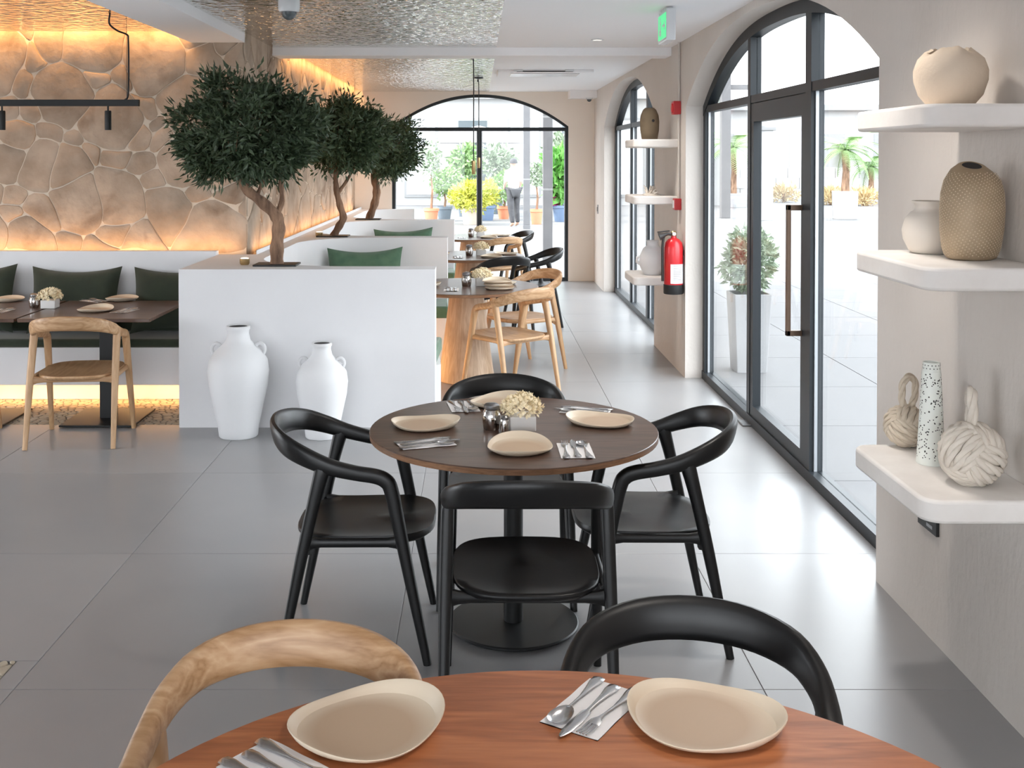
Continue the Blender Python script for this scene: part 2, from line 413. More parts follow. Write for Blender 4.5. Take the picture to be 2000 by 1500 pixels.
# ---- walls with arched openings
def arched_wall(mb, fn, s0, s1, t0, t1, ztop, openings):
    """wall from s0 to s1, thickness t0..t1; openings (a, b, zfun)"""
    st = MB(); cur = s0
    for a, b, zf in openings:
        st.box(cur, a, t0, t1, 0, ztop)
        n = 36; S = [a+(b-a)*i/n for i in range(n+1)]
        st.loft([[(s, t0, zf(s)), (s, t1, zf(s)), (s, t1, ztop), (s, t0, ztop)] for s in S])
        cur = b
    st.box(cur, s1, t0, t1, 0, ztop)
    mb.add([fn(*p) for p in st.v], st.f)
def archz(a, b, zs, rise, e=2.5):
    c, h = (a+b)/2, (b-a)/2
    return lambda s: zs+rise*(1-min(1, abs((s-c)/h))**e)
fnR = lambda s, t, z: (t, s, z)
fnE = lambda s, t, z: (s, t, z)
A1 = (4.36, 8.41); A2 = (9.90, 13.85); AE = (-1.19, 1.244)
z1, z2, zE = archz(*A1, 2.10, .465), archz(*A2, 2.10, .465), archz(*AE, 2.14, .44, 2.1)
mb = MB(); arched_wall(mb, fnR, YN, YE+.3, XW, XO, 2.95, [(*A1, z1), (*A2, z2)]); struct('wall_right', mb, 'plaster_wall', 30)
mb = MB(); arched_wall(mb, fnE, XFAR, XW, YE, YE+.3, 2.95, [(*AE, zE)]); struct('wall_far', mb, 'plaster_beige', 30)
# unseen walls behind and beside the viewer, unglazed openings added to let daylight in
zb = lambda s: 2.4
mb = MB(); arched_wall(mb, fnE, XFAR, XW, YN-.3, YN, 2.95, [(-4.9, -3.0, zb), (-2.3, -.4, zb), (.0, 1.3, zb)]); struct('wall_near', mb, 'plaster_white', 0)
mb = MB(); arched_wall(mb, fnR, YN-.3, YS+.3, XFAR-.3, XFAR, 2.95, [(4.0, 6.4, zb)]); struct('wall_side', mb, 'plaster_white', 0)
# stone wall: block plus individual stones
wl = struct('wall_left', MB().box(XFAR, XL-.012, YS+.012, YE, 0, 2.95), 'mortar')
rs = random.Random(3)
for p, poly in voronoi(XFAR+1.2, XL, 1.0, 2.74, .29, 12, .004, .62):
    st = MB(); pebble(st, rough_edge(poly, XFAR+1.2, XL, 1.0, 2.74), .006+.010*rs.random(), .020, lambda x, y, z: (x, YS+.014-z, y))
    ob('stone', st, 'stone', wl, 60)
for p, poly in voronoi(YS, YE, .95, 2.74, .33, 33, .004, .62):
    st = MB(); pebble(st, rough_edge(poly, YS, YE, .95, 2.74), .006+.010*rs.random(), .020, lambda x, y, z: (XL-.014+z, x, y))
    st.f = [tuple(reversed(f)) for f in st.f]
    ob('stone', st, 'stone', wl, 60)

# ---- ceiling
ce = struct('ceiling', MB().box(XFAR, XW, YN, YE, 2.74, 2.86), 'ceiling_white')
def cpart(name, material, *b, bevel=0): return ob(name, MB().box(*b), material, ce, 0, bevel)
cpart('ceiling_panel', 'ceiling_white', .151, XW, YN, 9.05, ZC, 2.74)
cpart('ceiling_panel', 'ceiling_white', .151, XW, 9.33, YE, ZC, 2.74)
cpart('soffit_beam', 'ceiling_white', -2.11, -1.717, YN, 9.05, ZS, 2.74)
cpart('cross_beam', 'ceiling_white', -2.11, XW, 9.05, 9.33, ZS, 2.74)
cpart('mirror_panel', 'ripple_mirror', -1.717, .151, YN, 9.05, ZC, 2.74)
cpart('mirror_panel', 'ripple_mirror', -1.60, .151, 9.33, YE, ZC, 2.74)
cpart('mirror_panel', 'ripple_mirror', XFAR, -2.11, YN, 7.90, ZC, 2.74)
cpart('ceiling_bulkhead', 'ceiling_white', 1.235, XW, 14.7, YE, 2.515, ZC)
struct('shade_roof', MB().box(XFAR-.3, XO, YN-.3, YE+.3, 2.95, 8.5), 'facade_grey')  # unseen block, raised to upper-floor height to shade the ground outside

# ---- arched frames
def arch_unit(root, fn, s0, s1, zf, tr, posts, fw, t0, t1, z0=.0, sill=.06, tg=.6, low=False):
    def part(name, st, m_, smooth=0, par=root):
        mb = MB(); mb.add([fn(*p) for p in st.v], st.f); return ob(name, mb, m_, par, smooth)
    n = 40; S = [s0+(s1-s0)*i/n for i in range(n+1)]
    part('arch_head', MB().loft([[(s, t0-.003, zf(s)-fw), (s, t1+.003, zf(s)-fw), (s, t1+.003, zf(s)), (s, t0-.003, zf(s))] for s in S]), 'frame_black', 30)
    for a, b in ((s0, s0+fw), (s1-fw, s1)): part('jamb', MB().box(a, b, t0, t1, z0, max(zf(a), zf(b))), 'frame_black')
    part('sill', MB().box(s0+.001, s1-.001, t0-.006, t1+.006, z0, z0+sill), 'frame_black')
    part('transom', MB().box(s0+.001, s1-.001, t0+.003, t1-.003, *tr), 'frame_black')
    for a, b in posts: part('mullion', MB().box(a, b, t0, t1, z0, tr[1]-.002 if low else zf((a+b)/2)-fw*.5), 'frame_black')
    e = [s0+fw]+[q for p in posts for q in p]+[s1-fw]; tgx = t0+(t1-t0)*tg
    for i in range(0, len(e), 2):
        a, b = e[i], e[i+1]
        part('pane', MB().box(a, b, tgx-.004, tgx+.004, z0+sill, tr[0]), 'glass')
        for a_, b_ in ((a, a+.012), (b-.012, b)):      # glazing beads
            part('glazing_bead', MB().box(a_, b_, tgx-.02, tgx-.004, z0+sill, tr[0]), 'frame_trim')
        if low and i: continue
        if low: a, b = s0+fw, s1-fw
        k = 24; SS = [a+(b-a)*j/k for j in range(k+1)]
        part('pane', MB().loft([[(s, tgx-.004, tr[1]), (s, tgx+.004, tr[1]), (s, tgx+.004, zf(s)-fw*.9), (s, tgx-.004, zf(s)-fw*.9)] for s in SS]), 'glass')
def sroot(name):
    o = bpy.data.objects.new(name, None); col.objects.link(o); o['kind'] = 'structure'; return o
TR = (2.05, 2.10)
d1 = sroot('door_1')
arch_unit(d1, fnR, *A1, z1, TR, [(5.69, 5.79), (6.96, 7.03)], .075, XF, XF+.07)
leaf = ob('door_leaf', MB().box(XF+.004, XF+.055, 5.79, 5.87, .012, 2.045).box(XF+.004, XF+.055, 6.89, 6.96, .012, 2.045)
          .box(XF+.004, XF+.055, 5.87, 6.89, .012, .13).box(XF+.004, XF+.055, 5.87, 6.89, 1.93, 2.045), 'frame_black', d1, 0)
hb = MB(); hx = 1.655
hb.box(hx, hx+.022, 5.835, 5.868, .745, 1.45).box(hx, XF+.004, 5.835, 5.868, .745, .775).box(hx, XF+.004, 5.835, 5.868, 1.42, 1.45)
hd = ob('door_handle', hb, 'bronze', leaf, 0, .003)
hd['label'] = 'long brown pull handle'
ob('floor_hinge', MB().box(XF-.06, XF+.01, 6.88, 7.02, .001, .012), 'steel_matt', d1, 0, .003)
w1 = sroot('window_1')
arch_unit(w1, fnR, *A2, z2, TR, [(11.16, 11.27), (12.40, 12.47)], .075, XF, XF+.07)
w2 = sroot('window_2')
arch_unit(w2, fnE, *AE, zE, (2.075, 2.125), [(-.012, .045)], .042, YE+.02, YE+.08, sill=.05, low=True)
# ================================================================== booths, bench, planter
def rrect_path(x0, y0, x1, y1, r, n=10):
    """open U path: from (x1,y0) along y0 to the left corner, up the left side and back along y1"""
    P = [(x1, y0)]
    for i in range(n+1):
        a = -math.pi/2-i/n*math.pi/2; P.append((x0+r+r*math.cos(a), y0+r+r*math.sin(a)))
    for i in range(n+1):
        a = math.pi-i/n*math.pi/2; P.append((x0+r+r*math.cos(a), y1-r+r*math.sin(a)))
    P.append((x1, y1)); return P
XR, ZB = -.272, 1.0
YB = [6.856, 9.60, 12.30, 15.03]
for k in range(3):
    ya, yb = YB[k], YB[k+1]
    b = thing('booth_divider', ['white rounded booth wall with the first tree, its blank end behind the white urns',
              'white rounded booth wall planted with the middle olive tree',
              'white rounded booth wall planted with the olive tree closest to the arched end window'][k], 'booth', (-1.0, ya, 0))
    hx0, hy0, hy1 = -1.50, ya+.20, yb-.002
    U = rrect_path(hx0, hy0, XR, hy1, .62)
    if k == 2: U = U[:-1]        # the last booth is open towards the end window
    def loc(p): return (p[0]+1.0, p[1]-ya)
    OX = XL+.09; mb = MB()
    def outer(p):      # matching point on the outer rectangle
        cx = hx0+.62; cy = hy0+.62 if p[1] < (hy0+hy1)/2 else hy1-.62
        if p[0] > cx-1e-6: return (p[0], ya if p[1] < cy else hy1+.001)
        if hy0+.62 <= p[1] <= hy1-.62: return (OX, p[1])
        dx, dy = p[0]-cx, p[1]-cy; lim = ya if dy < 0 else hy1+.001
        t = min((OX-cx)/dx if dx < -1e-9 else 1e9, (lim-cy)/dy if abs(dy) > 1e-9 else 1e9)
        return (cx+dx*t, cy+dy*t)
    pts = [(p, outer(p)) for p in U]; full = [pts[0]]
    for q in pts[1:]:
        o0, o1 = full[-1][1], q[1]
        if (abs(o0[0]-OX) < 1e-6) != (abs(o1[0]-OX) < 1e-6):
            full.append((((full[-1][0][0]+q[0][0])/2, (full[-1][0][1]+q[0][1])/2), (OX, ya if q[0][1] < (hy0+hy1)/2 else hy1+.001)))
        full.append(q)
    mb.loft([[(*loc(i), 0.0), (*loc(o_), 0.0), (*loc(o_), ZB), (*loc(i), ZB)] for i, o_ in full])
    if k == 0: mb.box(-.887, OX+1.0, 0, YS-.1-ya, 0, ZB)      # wide blank end facing the room
    ob('wall_body', mb, 'plaster_white', b, 30)
    # bench following the hollow
    I = rrect_path(hx0+.48, hy0+.48, XR, hy1-.48, .30)
    if k == 2: I = I[:-1]
    area('led_under_seat', (-.985, (hy0+hy1)/2, .10), (0, R(-75), 0), .03, 1.3, 2.2, WARM)
    sb = MB().loft([[(*loc(i), 0.0), (*loc((o_[0]+.03, o_[1])), 0.0), (*loc((o_[0]+.03, o_[1])), .36), (*loc(i), .36)] for o_, i in zip(U, I)])
    ob('seat_base', sb, 'plaster_white', b, 30)
    sc = MB().loft([[(*loc(i), .36), (*loc(o_), .36), (*loc(o_), .46), (*loc(i), .46)] for o_, i in zip(U, rrect_path(hx0+.5, hy0+.5, XR+.02, hy1-.5, .28))])
    cu = ob('seat_cushion', sc, 'green_pillow', b, 30, .015); cu['label'] = 'green seat cushion'
# bench under the stone wall
b = thing('bench', 'long white bench with dark green seat below the lit stone wall', 'bench', (-3.69, 7.7, 0))
def bpart(n, m_, x0, x1, y0, y1, z0_, z1_, bev=.004): return ob(n, MB().box(x0+3.69, x1+3.69, y0-7.7, y1-7.7, z0_, z1_), m_, b, 0, bev)
bpart('back_panel', 'plaster_white', -5.49, -1.889, 7.85, 7.93, .14, 1.03)
bpart('bench_base', 'plaster_white', -5.49, -1.889, 7.47, 7.85, .14, .40)
bpart('plinth', 'plaster_white', -5.49, -1.889, 7.66, 7.93, .0, .14)
bpart('seat_cushion', 'green_velvet', -5.49, -1.889, 7.45, 7.85, .40, .46, .018)
bpart('back_cushion', 'green_velvet', -5.49, -1.889, 7.76, 7.848, .46, .66, .03)
# long plaster ledge at the foot of the side stone wall
struct('trim_1', MB().box(XL+.082, XL+.09, 7.94, YE, .0, 1.03), 'plaster_white', 0)

# ---- pillows
def pillow_mesh(wd, ht, th, sag=.05, seed=1):
    rnd = random.Random(seed); n = 16; mb = MB(); V = []; Fc = []
    for side in (1, -1):
        k = len(V)
        for i in range(n+1):
            for j in range(n+1):
                x, y = 2*i/n-1, 2*j/n-1
                px = x*wd/2*(1-sag*2.2*(1-y*y)*.5); py = y*ht/2*(1-sag*2.6*(1-x*x))
                t = (max(0, (1-x**4)*(1-y**4)))**.5*th/2
                V.append((px, -side*t+.01*math.sin(4*x+seed)*(1-x*x)*(1-y*y), py+ht/2))
        for i in range(n):
            for j in range(n):
                a = k+i*(n+1)+j; q = (a, a+1, a+n+2, a+n+1); Fc.append(q if side > 0 else q[::-1])
    return mb.add(V, Fc)
def pillow(x, y, z, wd, ht, th, lean, m_, label, seed, rz=0, tilt=0, group=None):
    o = ob('throw_pillow', pillow_mesh(wd, ht, th, .07, seed), m_, None, 80, 0, (x, y, z), (R(-lean), R(tilt), rz))
    return tag(o, label, 'pillow', group)
pillow(-2.856, 7.645, .465, .64, .48, .13, 14, 'olive_pillow', 'dark green pillow on the bench behind the flower pot on the square table', 1)
pillow(-2.13, 7.645, .465, .64, .475, .13, 14, 'olive_pillow', 'dark green pillow on the bench tucked beside the white booth end', 2)
pillow(-3.585, 7.635, .465, .64, .49, .13, 15, 'olive_pillow', 'dark green pillow on the bench cut by the frame', 3, tilt=-2)
pillow(-.965, 9.27, .463, .65, .48, .14, 10, 'green_pillow', 'mid green pillow leaning on the booth wall of the middle tree', 4, tilt=-1)
pillow(-.82, 12.04, .463, .66, .47, .13, 12, 'green_pillow', 'mid green pillow leaning on the booth wall of the farthest olive tree', 5, tilt=-2)

# ---- olive trees
def tree(base, label, trunks, crown_c, crown_r, n, seed, leaf, lmat):
    t = thing('olive_tree', label, 'tree', base)
    tb = MB()
    for path in trunks:
        P = crom([(p[0], p[1], p[2], p[3]) for p in path], 5)
        rnd = random.Random(seed)
        tb.tube([(x, y, z) for x, y, z, r in P], [r*(1+.10*math.sin(i*1.3+seed)) for i, (x, y, z, r) in enumerate(P)], 10)
    ob('trunk', tb, 'bark', t, 60)
    fb, cl = tree_crown(n, crown_r, leaf, leaf*.155, seed)
    o = ob('foliage', fb, lmat, t, 0, 0, crown_c); o['kind'] = 'stuff'
    tw = MB(); hub = Vector(trunks[0][-2][:3])
    for c, d, k_ in cl[:60]:
        e = c+Vector(crown_c); m_ = hub.lerp(e, .5)+Vector((0, 0, -.04)); tw.tube([hub, m_, e], [.007, .005, .002], 5)
    o = ob('twigs', tw, 'bark', t, 60); o['kind'] = 'stuff'
    ob('soil_plate', MB().box(-.14, .14, -.10, .10, 0, .012), 'black_metal', t, 0, .003)
    return t
b1 = G(541, 518, ZB); 
tree(b1, 'largest olive tree with forked trunk on the white booth end', [
    [(0, 0, 0, .047), (.0, 0, .12, .043), (.01, .01, .25, .042), (-.01, 0, .33, .040), (-.10, -.02, .42, .036), (-.20, -.03, .51, .031), (-.27, -.02, .66, .02), (-.33, .03, .85, .010)],
    [(.0, 0, .33, .024), (.03, .02, .42, .017), (.025, .03, .55, .015), (.06, .06, .75, .012), (.10, .1, .95, .006)],
    [(-.12, -.02, .47, .014), (-.09, .0, .55, .012), (-.05, .04, .68, .009), (.0, .05, .85, .006)]],
    (-.18, 0, .885), (.535, .48, .395), 15500, 2, .066, 'olive_leaf')
b2 = G(640, 468, ZB)
tree((b2.x, YB[1]+.13, ZB), 'middle olive tree rising from the second white booth wall', [
    [(0, 0, 0, .034), (.05, 0, .09, .033), (.09, .0, .17, .032), (.06, .0, .28, .029), (.03, 0, .42, .026), (.02, 0, .6, .018), (.0, .02, .85, .01)],
    [(.05, 0, .40, .018), (.12, .02, .5, .014), (.2, .05, .65, .008)]],
    (.10, 0, .88), (.40, .38, .38), 11000, 7, .066, 'olive_leaf_b')
b3 = G(714, 432, ZB)
tree((b3.x, YB[2]+.13, ZB), 'olive tree with leaning trunk standing closest to the arched end window', [
    [(0, 0, 0, .042), (.05, 0, .12, .042), (.09, 0, .26, .044), (.09, 0, .38, .043), (.06, 0, .5, .036), (.1, 0, .7, .02), (.15, 0, .9, .01)],
    [(.07, 0, .42, .02), (.16, .02, .56, .014), (.25, .04, .7, .008)]],
    (.24, 0, .80), (.40, .38, .37), 9500, 11, .064, 'olive_leaf_b')
# brass uplights by the trees
for q, lab in (((478, 511), 'small round brass uplight beside the largest olive tree'), ((616, 473), 'small round brass uplight beside the middle olive tree')):
    p = G(*q, ZB+.02); k = 0
    if q[0] > 600: p = Vector((p.x-.10, YB[1]+.12, ZB))
    u = thing('uplight', lab, 'lamp', (p.x, p.y, ZB))
    ob('lamp_body', MB().lathe([(.026, 0), (.032, .01), (.033, .034), (.028, .04)], 20), 'brass', u)
    ob('lens', MB().lathe([(.026, .0401), (.026, .043), (.02, .046)], 20), 'lamp_glow', u)

# ================================================================== chairs
def super_ring(c, N_, U_, t, h, n=14, e=.72):
    out = []
    for j in range(n):
        a = 2*math.pi*j/n; ca, sa = math.cos(a), math.sin(a)
        out.append(c+N_*(math.copysign(abs(ca)**e, ca)*t)+U_*(math.copysign(abs(sa)**e, sa)*h))
    return out
def chair_meshes():
    half = [  # x, y, z, half thickness, half height, lean
        (.245, .252, .0, .0135, .0135, 0), (.212, .248, .16, .016, .017, 0), (.178, .243, .32, .0185, .020, 0), (.145, .239, .48, .0205, .0225, 0),
        (.122, .237, .585, .0215, .0245, 0), (.103, .2365, .616, .0215, .025, 0), (.068, .237, .631, .0215, .0245, 0), (0, .240, .643, .0215, .0245, 0),
        (-.085, .243, .664, .021, .0275, 3), (-.165, .232, .693, .019, .033, 7), (-.235, .193, .720, .0175, .0385, 11), (-.285, .110, .738, .0165, .0425, 14), (-.303, 0, .744, .0165, .044, 15)]
    full = half+[(p[0], -p[1], *p[2:]) for p in reversed(half[:-1])]
    P = crom(full, 4); rings = []
    for i, p in enumerate(P):
        a, b_ = P[max(i-1, 0)], P[min(i+1, len(P)-1)]
        Tn = Vector((b_[0]-a[0], b_[1]-a[1], b_[2]-a[2])).normalized()
        pl = Vector((Tn.x, Tn.y, 0)); pl.normalize()
        N_ = Vector((pl.y, -pl.x, 0)); U_ = Tn.cross(N_)
        # outward normal: away from the seat centre
        if N_.dot(Vector((p[0]-.05, p[1], 0))) < 0: N_ = -N_; U_ = -U_
        U_ = N_.cross(Tn)
        if i and U_.dot(prevU) < 0: U_ = -U_
        prevU = U_.copy()
        la = R(p[5]); up = U_ if U_.z >= 0 or p[5] == 0 else -U_
        N2 = N_*math.cos(la)-up*math.sin(la); U2 = up*math.cos(la)+N_*math.sin(la)
        if p[5] == 0: N2, U2 = N_, U_
        elif U_.z < 0: U2 = -U2
        rings.append(super_ring(Vector(p[:3]), N2, U2, p[3], p[4]))
    k = 4*5
    res = {}
    res['leg_fl'] = MB().loft(rings[:k+1]).mesh('leg'); res['leg_fr'] = MB().loft(rings[-k-1:]).mesh('leg')
    res['backrest'] = MB().loft(rings[k:-k]).mesh('backrest')
    for sgn, nm in ((1, 'leg_rl'), (-1, 'leg_rr')):
        q = [(-.252, .252*sgn, 0, .0135, .0135), (-.215, .249*sgn, .18, .0165, .017), (-.178, .246*sgn, .36, .0195, .0205), (-.140, .243*sgn, .53, .0205, .022), (-.112, .241*sgn, .64, .021, .026), (-.103, .240*sgn, .665, .018, .03)]
        pp = crom(q, 3); rg = []
        for i, p in enumerate(pp):
            Tn = Vector((.16, 0, .66)).normalized(); N_ = Vector((0, 1, 0)); U_ = Tn.cross(N_)
            rg.append(super_ring(Vector(p[:3]), N_, U_, p[3], p[4], 12))
        res[nm] = MB().loft(rg).mesh('leg')
    # seat
    n = 44; m_ = 7; top, bot = [], []
    def outline(a, k_):
        ca, sa = math.cos(a), math.sin(a); e = .62
        x = math.copysign(abs(ca)**e, ca)*.242; y = math.copysign(abs(sa)**e, sa)*(.229+.010*ca)
        return x*k_+.022, y*k_
    rg = []
    for i in range(m_, 0, -1):
        kk = i/m_*.985
        r_ = []
        for j in range(n):
            x, y = outline(2*math.pi*j/n, kk); d = max(0, 1-kk*kk)
            z = .425+.004*(x/.24)-.013*math.sin(min(1, d*1.3)*math.pi/2)+.007*math.exp(-((y/.035)**2))*max(0, x)/.2*d*2
            r_.append((x, y, z))
        rg.append(r_)
    under = [[(*outline(2*math.pi*j/n, kk), z) for j in range(n)] for kk, z in ((.60, .392), (.93, .394), (1.0, .408), (1.0, .418))]
    res['seat'] = MB().loft(under+rg).mesh('seat', 60)
    def rail(p, q, h=.015, t=.013):
        p, q = Vector(p), Vector(q); rg = []
        d = (q-p).normalized(); N_ = d.cross(Vector((0, 0, 1))).normalized(); U_ = Vector((0, 0, 1))
        for s_ in (0, .06, .14, .3, .5, .7, .86, .94, 1):
            fl_ = 1+.8*max(0, 1-min(s_, 1-s_)/.14)**2
            rg.append(super_ring(p.lerp(q, s_), N_, U_, t*(1+(fl_-1)*.4), h*fl_, 12))
        return MB().loft(rg)
    mb = rail((-.158, -.235, .392), (-.158, .235, .392), .016)
    res['rear_rail'] = mb.mesh('rear_rail')
    for sgn, nm in ((1, 'side_l'), (-1, 'side_r')):
        res[nm] = rail((-.158, .234*sgn, .405), (.155, .231*sgn, .405), .0155).mesh('side_rail')
    return res
CH = {}
for key, m_ in (('black', 'black_wood'), ('oak', 'oak')):
    src = chair_meshes()
    for nm_, me in src.items(): me.materials.append(M[m_ if key == 'black' or nm_ in ('backrest', 'rear_rail') else ('oak_leg' if nm_.startswith('leg') else 'oak_seat')])
    CH[key] = src
def chair(kind, x, y, face, label, group=None):
    """face = direction the sitter looks, degrees from +X"""
    t = thing('dining_chair', label, 'chair', (x, y, 0), R(face), group)
    s_ = CH[kind]
    for nm in ('leg_fl', 'leg_fr', 'leg_rl', 'leg_rr'): link('leg', s_[nm], None, t)
    link('backrest', s_['backrest'], None, t); link('seat', s_['seat'], None, t); link('rear_rail', s_['rear_rail'], None, t)
    link('side_rail', s_['side_l'], None, t); link('side_rail', s_['side_r'], None, t)
    return t
chair('black', -.415, 3.885, 0, 'black wooden armchair at the dark round table, on the side of the two white urns')
chair('black', .605, 3.93, 180, 'black wooden armchair at the dark round table, on the side of the glass door')
chair('black', .148, 3.385, 90, 'black wooden armchair at the dark round table with its back to the teak table')
chair('black', .107, 4.31, -90, 'black wooden armchair at the dark round table with its back to the booths')
chair('oak', -.357, 1.835, -94, 'pale wooden armchair with curved back at the teak round table')
chair('black', .395, 1.955, -100, 'black wooden armchair with curved back at the teak round table')
chair('oak', -2.405, 6.585, 94, 'wooden armchair at the square table beside the white booth end')
chair('oak', -3.255, 6.585, 92, 'wooden armchair cut by the frame at the second square table on the bench')
chair('oak', .235, 7.93, 130, 'pale wooden armchair with its back to the dark round table at the first booth table')
chair('oak', .36, 8.86, 212, 'pale wooden armchair on the window side of the first booth table, behind the stacked plates')
chair('black', .20, 10.42, 112, 'black wooden armchair with its back to the first booth table')
chair('black', .545, 11.10, 192, 'black wooden armchair on the window side of the second booth table')
chair('oak', .22, 12.95, 118, 'pale wooden armchair at the last booth table before the end window')
chair('black', .38, 13.75, 200, 'black wooden armchair mostly hidden behind the last booth table')

# ================================================================== tables
def disc(mb, r, z0_, z1_, ch=.004, n=72):
    return mb.lathe([(r-ch, z0_), (r, z0_+ch), (r, z1_-ch), (r-ch, z1_)], n)
HT = .72
TC = (.128, 3.945)
t = thing('round_table', 'dark brown round table set for four with black chairs', 'table', (*TC, 0))
ob('table_top', MB().lathe([(.50, HT-.004), (.521, HT-.004), (.521, HT-.002), (.519, HT)], 72), 'walnut_top', t)
ob('top_edge', MB().lathe([(.505, HT-.026), (.52, HT-.022), (.5215, HT-.004), (.48, HT-.004)], 72), 'walnut_edge', t)
ob('column', MB().lathe([(.035, .012), (.035, HT-.03)], 24), 'black_metal', t)
ob('base_disc', disc(MB(), .237, 0.008, .020), 'black_metal', t)
ob('mount_plate', MB().box(-.12, .12, -.12, .12, HT-.035, HT-.026), 'black_metal', t)
for a in range(4): ob('base_foot', MB().lathe([(.014, 0), (.014, .009)], 10, (.19*math.cos(a*1.57+.8), .19*math.sin(a*1.57+.8))), 'rubber', t)
TF = (.113, 1.304)
t = thing('round_table', 'large orange-brown teak round table in front', 'table', (*TF, 0))
ob('table_top', MB().lathe([(.74, HT-.03), (.766, HT-.024), (.770, HT-.006), (.766, HT)], 96), 'teak_top', t)
ob('column', MB().lathe([(.05, .012), (.05, HT-.03)], 24), 'black_metal', t)
ob('base_disc', disc(MB(), .34, 0, .018), 'black_metal', t)
def square_table(x, label):
    t = thing('square_table', label, 'table', (x, 7.09, 0))
    ob('table_top', MB().box(-.405, .405, -.45, .40, HT-.022, HT), 'walnut_top', t, 0, .003)
    ob('column', MB().box(-.045, .045, -.045, .045, .012, HT-.022), 'black_metal', t, 0, .004)
    ob('base_plate', MB().box(-.235, .235, -.245, .235, .004, .016), 'black_metal', t, 0, .003)
square_table(-2.41, 'rectangular brown table beside the white booth end')
square_table(-3.24, 'rectangular brown table on the bench, cut by the frame')
TA = [(-.09, 8.36), (-.09, 11.0), (-.09, 13.62)]
for (x, y), lab in zip(TA, ('first booth table with oak pedestal, behind the dark round table', 'second booth table with oak pedestal, between the black chairs', 'last booth table with oak pedestal, by the end window')):
    t = thing('booth_table', lab, 'table', (x, y, 0))
    ob('table_top', MB().lathe([(.53, HT-.004), (.552, HT-.004), (.552, HT-.002), (.55, HT)], 72), 'walnut_top', t)
    ob('top_edge', MB().lathe([(.52, HT-.03), (.55, HT-.022), (.5525, HT-.004), (.5, HT-.004)], 72), 'walnut_edge', t)
    ob('pedestal', MB().lathe([(.215, 0), (.218, .004), (.20, .12), (.165, .38), (.135, .62), (.125, HT-.03)], 48), 'oak_pale', t)
# ================================================================== tableware
def plate_meshes():
    n = 56
    def out(a, k):
        r = .118*(1+.075*math.cos(a-.3)+.07*math.cos(2*a+.2)+.035*math.cos(3*a-.6))
        return r*k*math.cos(a), r*k*math.sin(a)
    def rim(a): return .021+.0065*math.cos(2*a+.2)+.003*math.cos(a)
    def ring(k, fz): return [(*out(2*math.pi*j/n, k), fz(2*math.pi*j/n)) for j in range(n)]
    outer = MB().loft([ring(.70, lambda a: .0), ring(.84, lambda a: .003), ring(.95, lambda a: rim(a)*.55), ring(1.0, lambda a: rim(a)*.93), ring(.995, lambda a: rim(a)), ring(.975, lambda a: rim(a)*.97), ring(.93, lambda a: .004+rim(a)*.5), ring(.875, lambda a: .005+rim(a)*.13)], caps=False)
    outer.f.append(tuple(reversed(range(n))))
    inner = MB().loft([ring(.875, lambda a: .005+rim(a)*.13), ring(.82, lambda a: .0058), ring(.74, lambda a: .005), ring(.4, lambda a: .0048)], caps=False)
    k = len(inner.v); inner.f.append(tuple(range(k-n, k)))
    return outer.mesh('plate_body', 70), inner.mesh('plate_inside', 70)
PO, PI_ = plate_meshes(); PO.materials.append(M['plate_glaze']); PI_.materials.append(M['plate_glaze'])
def plate(p, label, rz=0, sc=1.0, group=None):
    t = thing('plate', label, 'plate', p, R(rz), group); t.scale = (sc, sc, sc)
    link('plate_body', PO, None, t); link('plate_inside', PI_, None, t); return t
def ribbon(secs, n=8):
    return MB().loft([[(x, hw*math.cos(2*math.pi*j/n), z+ht*math.sin(2*math.pi*j/n)) for j in range(n)] for x, hw, z, ht in secs])
def cutlery_meshes():
    hdl = [(-.105, .006, .0026, .0012), (-.102, .0118, .0026, .0018), (-.085, .0125, .0026, .0018), (-.058, .0082, .0026, .002), (-.02, .0040, .0030, .002), (.015, .0030, .005, .0019)]
    fork = ribbon(hdl+[(.035, .0045, .0065, .0014), (.045, .0105, .0065, .001), (.060, .0118, .0055, .001)])
    for q in range(4):
        y = -.0093+q*.0062
        fork.add(*(lambda m_: (m_.v, m_.f))(MB().loft([[(x, y-w_, z-.0008), (x, y+w_, z-.0008), (x, y+w_, z+.0008), (x, y-w_, z+.0008)] for x, w_, z in ((.059, .0022, .0055), (.08, .0019, .0042), (.098, .001, .006))])))
    spoon = ribbon(hdl+[(.032, .0035, .0062, .0015)])
    rings = []
    for k, z in ((.25, .0012), (.7, .0024), (.93, .005), (1, .0078), (.93, .0068), (.65, .0038), (.2, .0026)):
        rings.append([(.062+.034*k*math.cos(2*math.pi*j/20), .0205*k*math.sin(2*math.pi*j/20)*(1+.12*math.cos(2*math.pi*j/20)), z) for j in range(20)])
    spoon.loft(rings)
    knife = ribbon(hdl[:4]+[(-.02, .0055, .003, .002), (.005, .005, .003, .0018), (.012, .009, .003, .0012), (.05, .0105, .003, .001), (.085, .009, .003, .0009), (.104, .005, .003, .0008), (.110, .0015, .003, .0006)])
    return {'fork': fork.mesh('fork', 50), 'spoon': spoon.mesh('spoon', 50), 'knife': knife.mesh('knife', 50)}
CU = cutlery_meshes()
for me in CU.values(): me.materials.append(M['steel'])
def napkin_mesh():
    n = 12; V = []; Fc = []
    for side in (0, 1):
        for i in range(n+1):
            for j in range(7):
                x = -.098+.19*i/n; y = -.056+.112*j/6
                V.append((x, y, .0016*(1-side)+.0006*math.sin(9*x*8+j)*(1 if i in (0, n) or j in (0, 6) else .35)*(1-side)))
    m_ = (n+1)*7
    for i in range(n):
        for j in range(6):
            a = i*7+j; Fc.append((a, a+7, a+8, a+1)); Fc.append((m_+a, m_+a+1, m_+a+8, m_+a+7))
    return MB().add(V, Fc).mesh('napkin', 60)
NK = napkin_mesh(); NK.materials.append(M['napkin'])
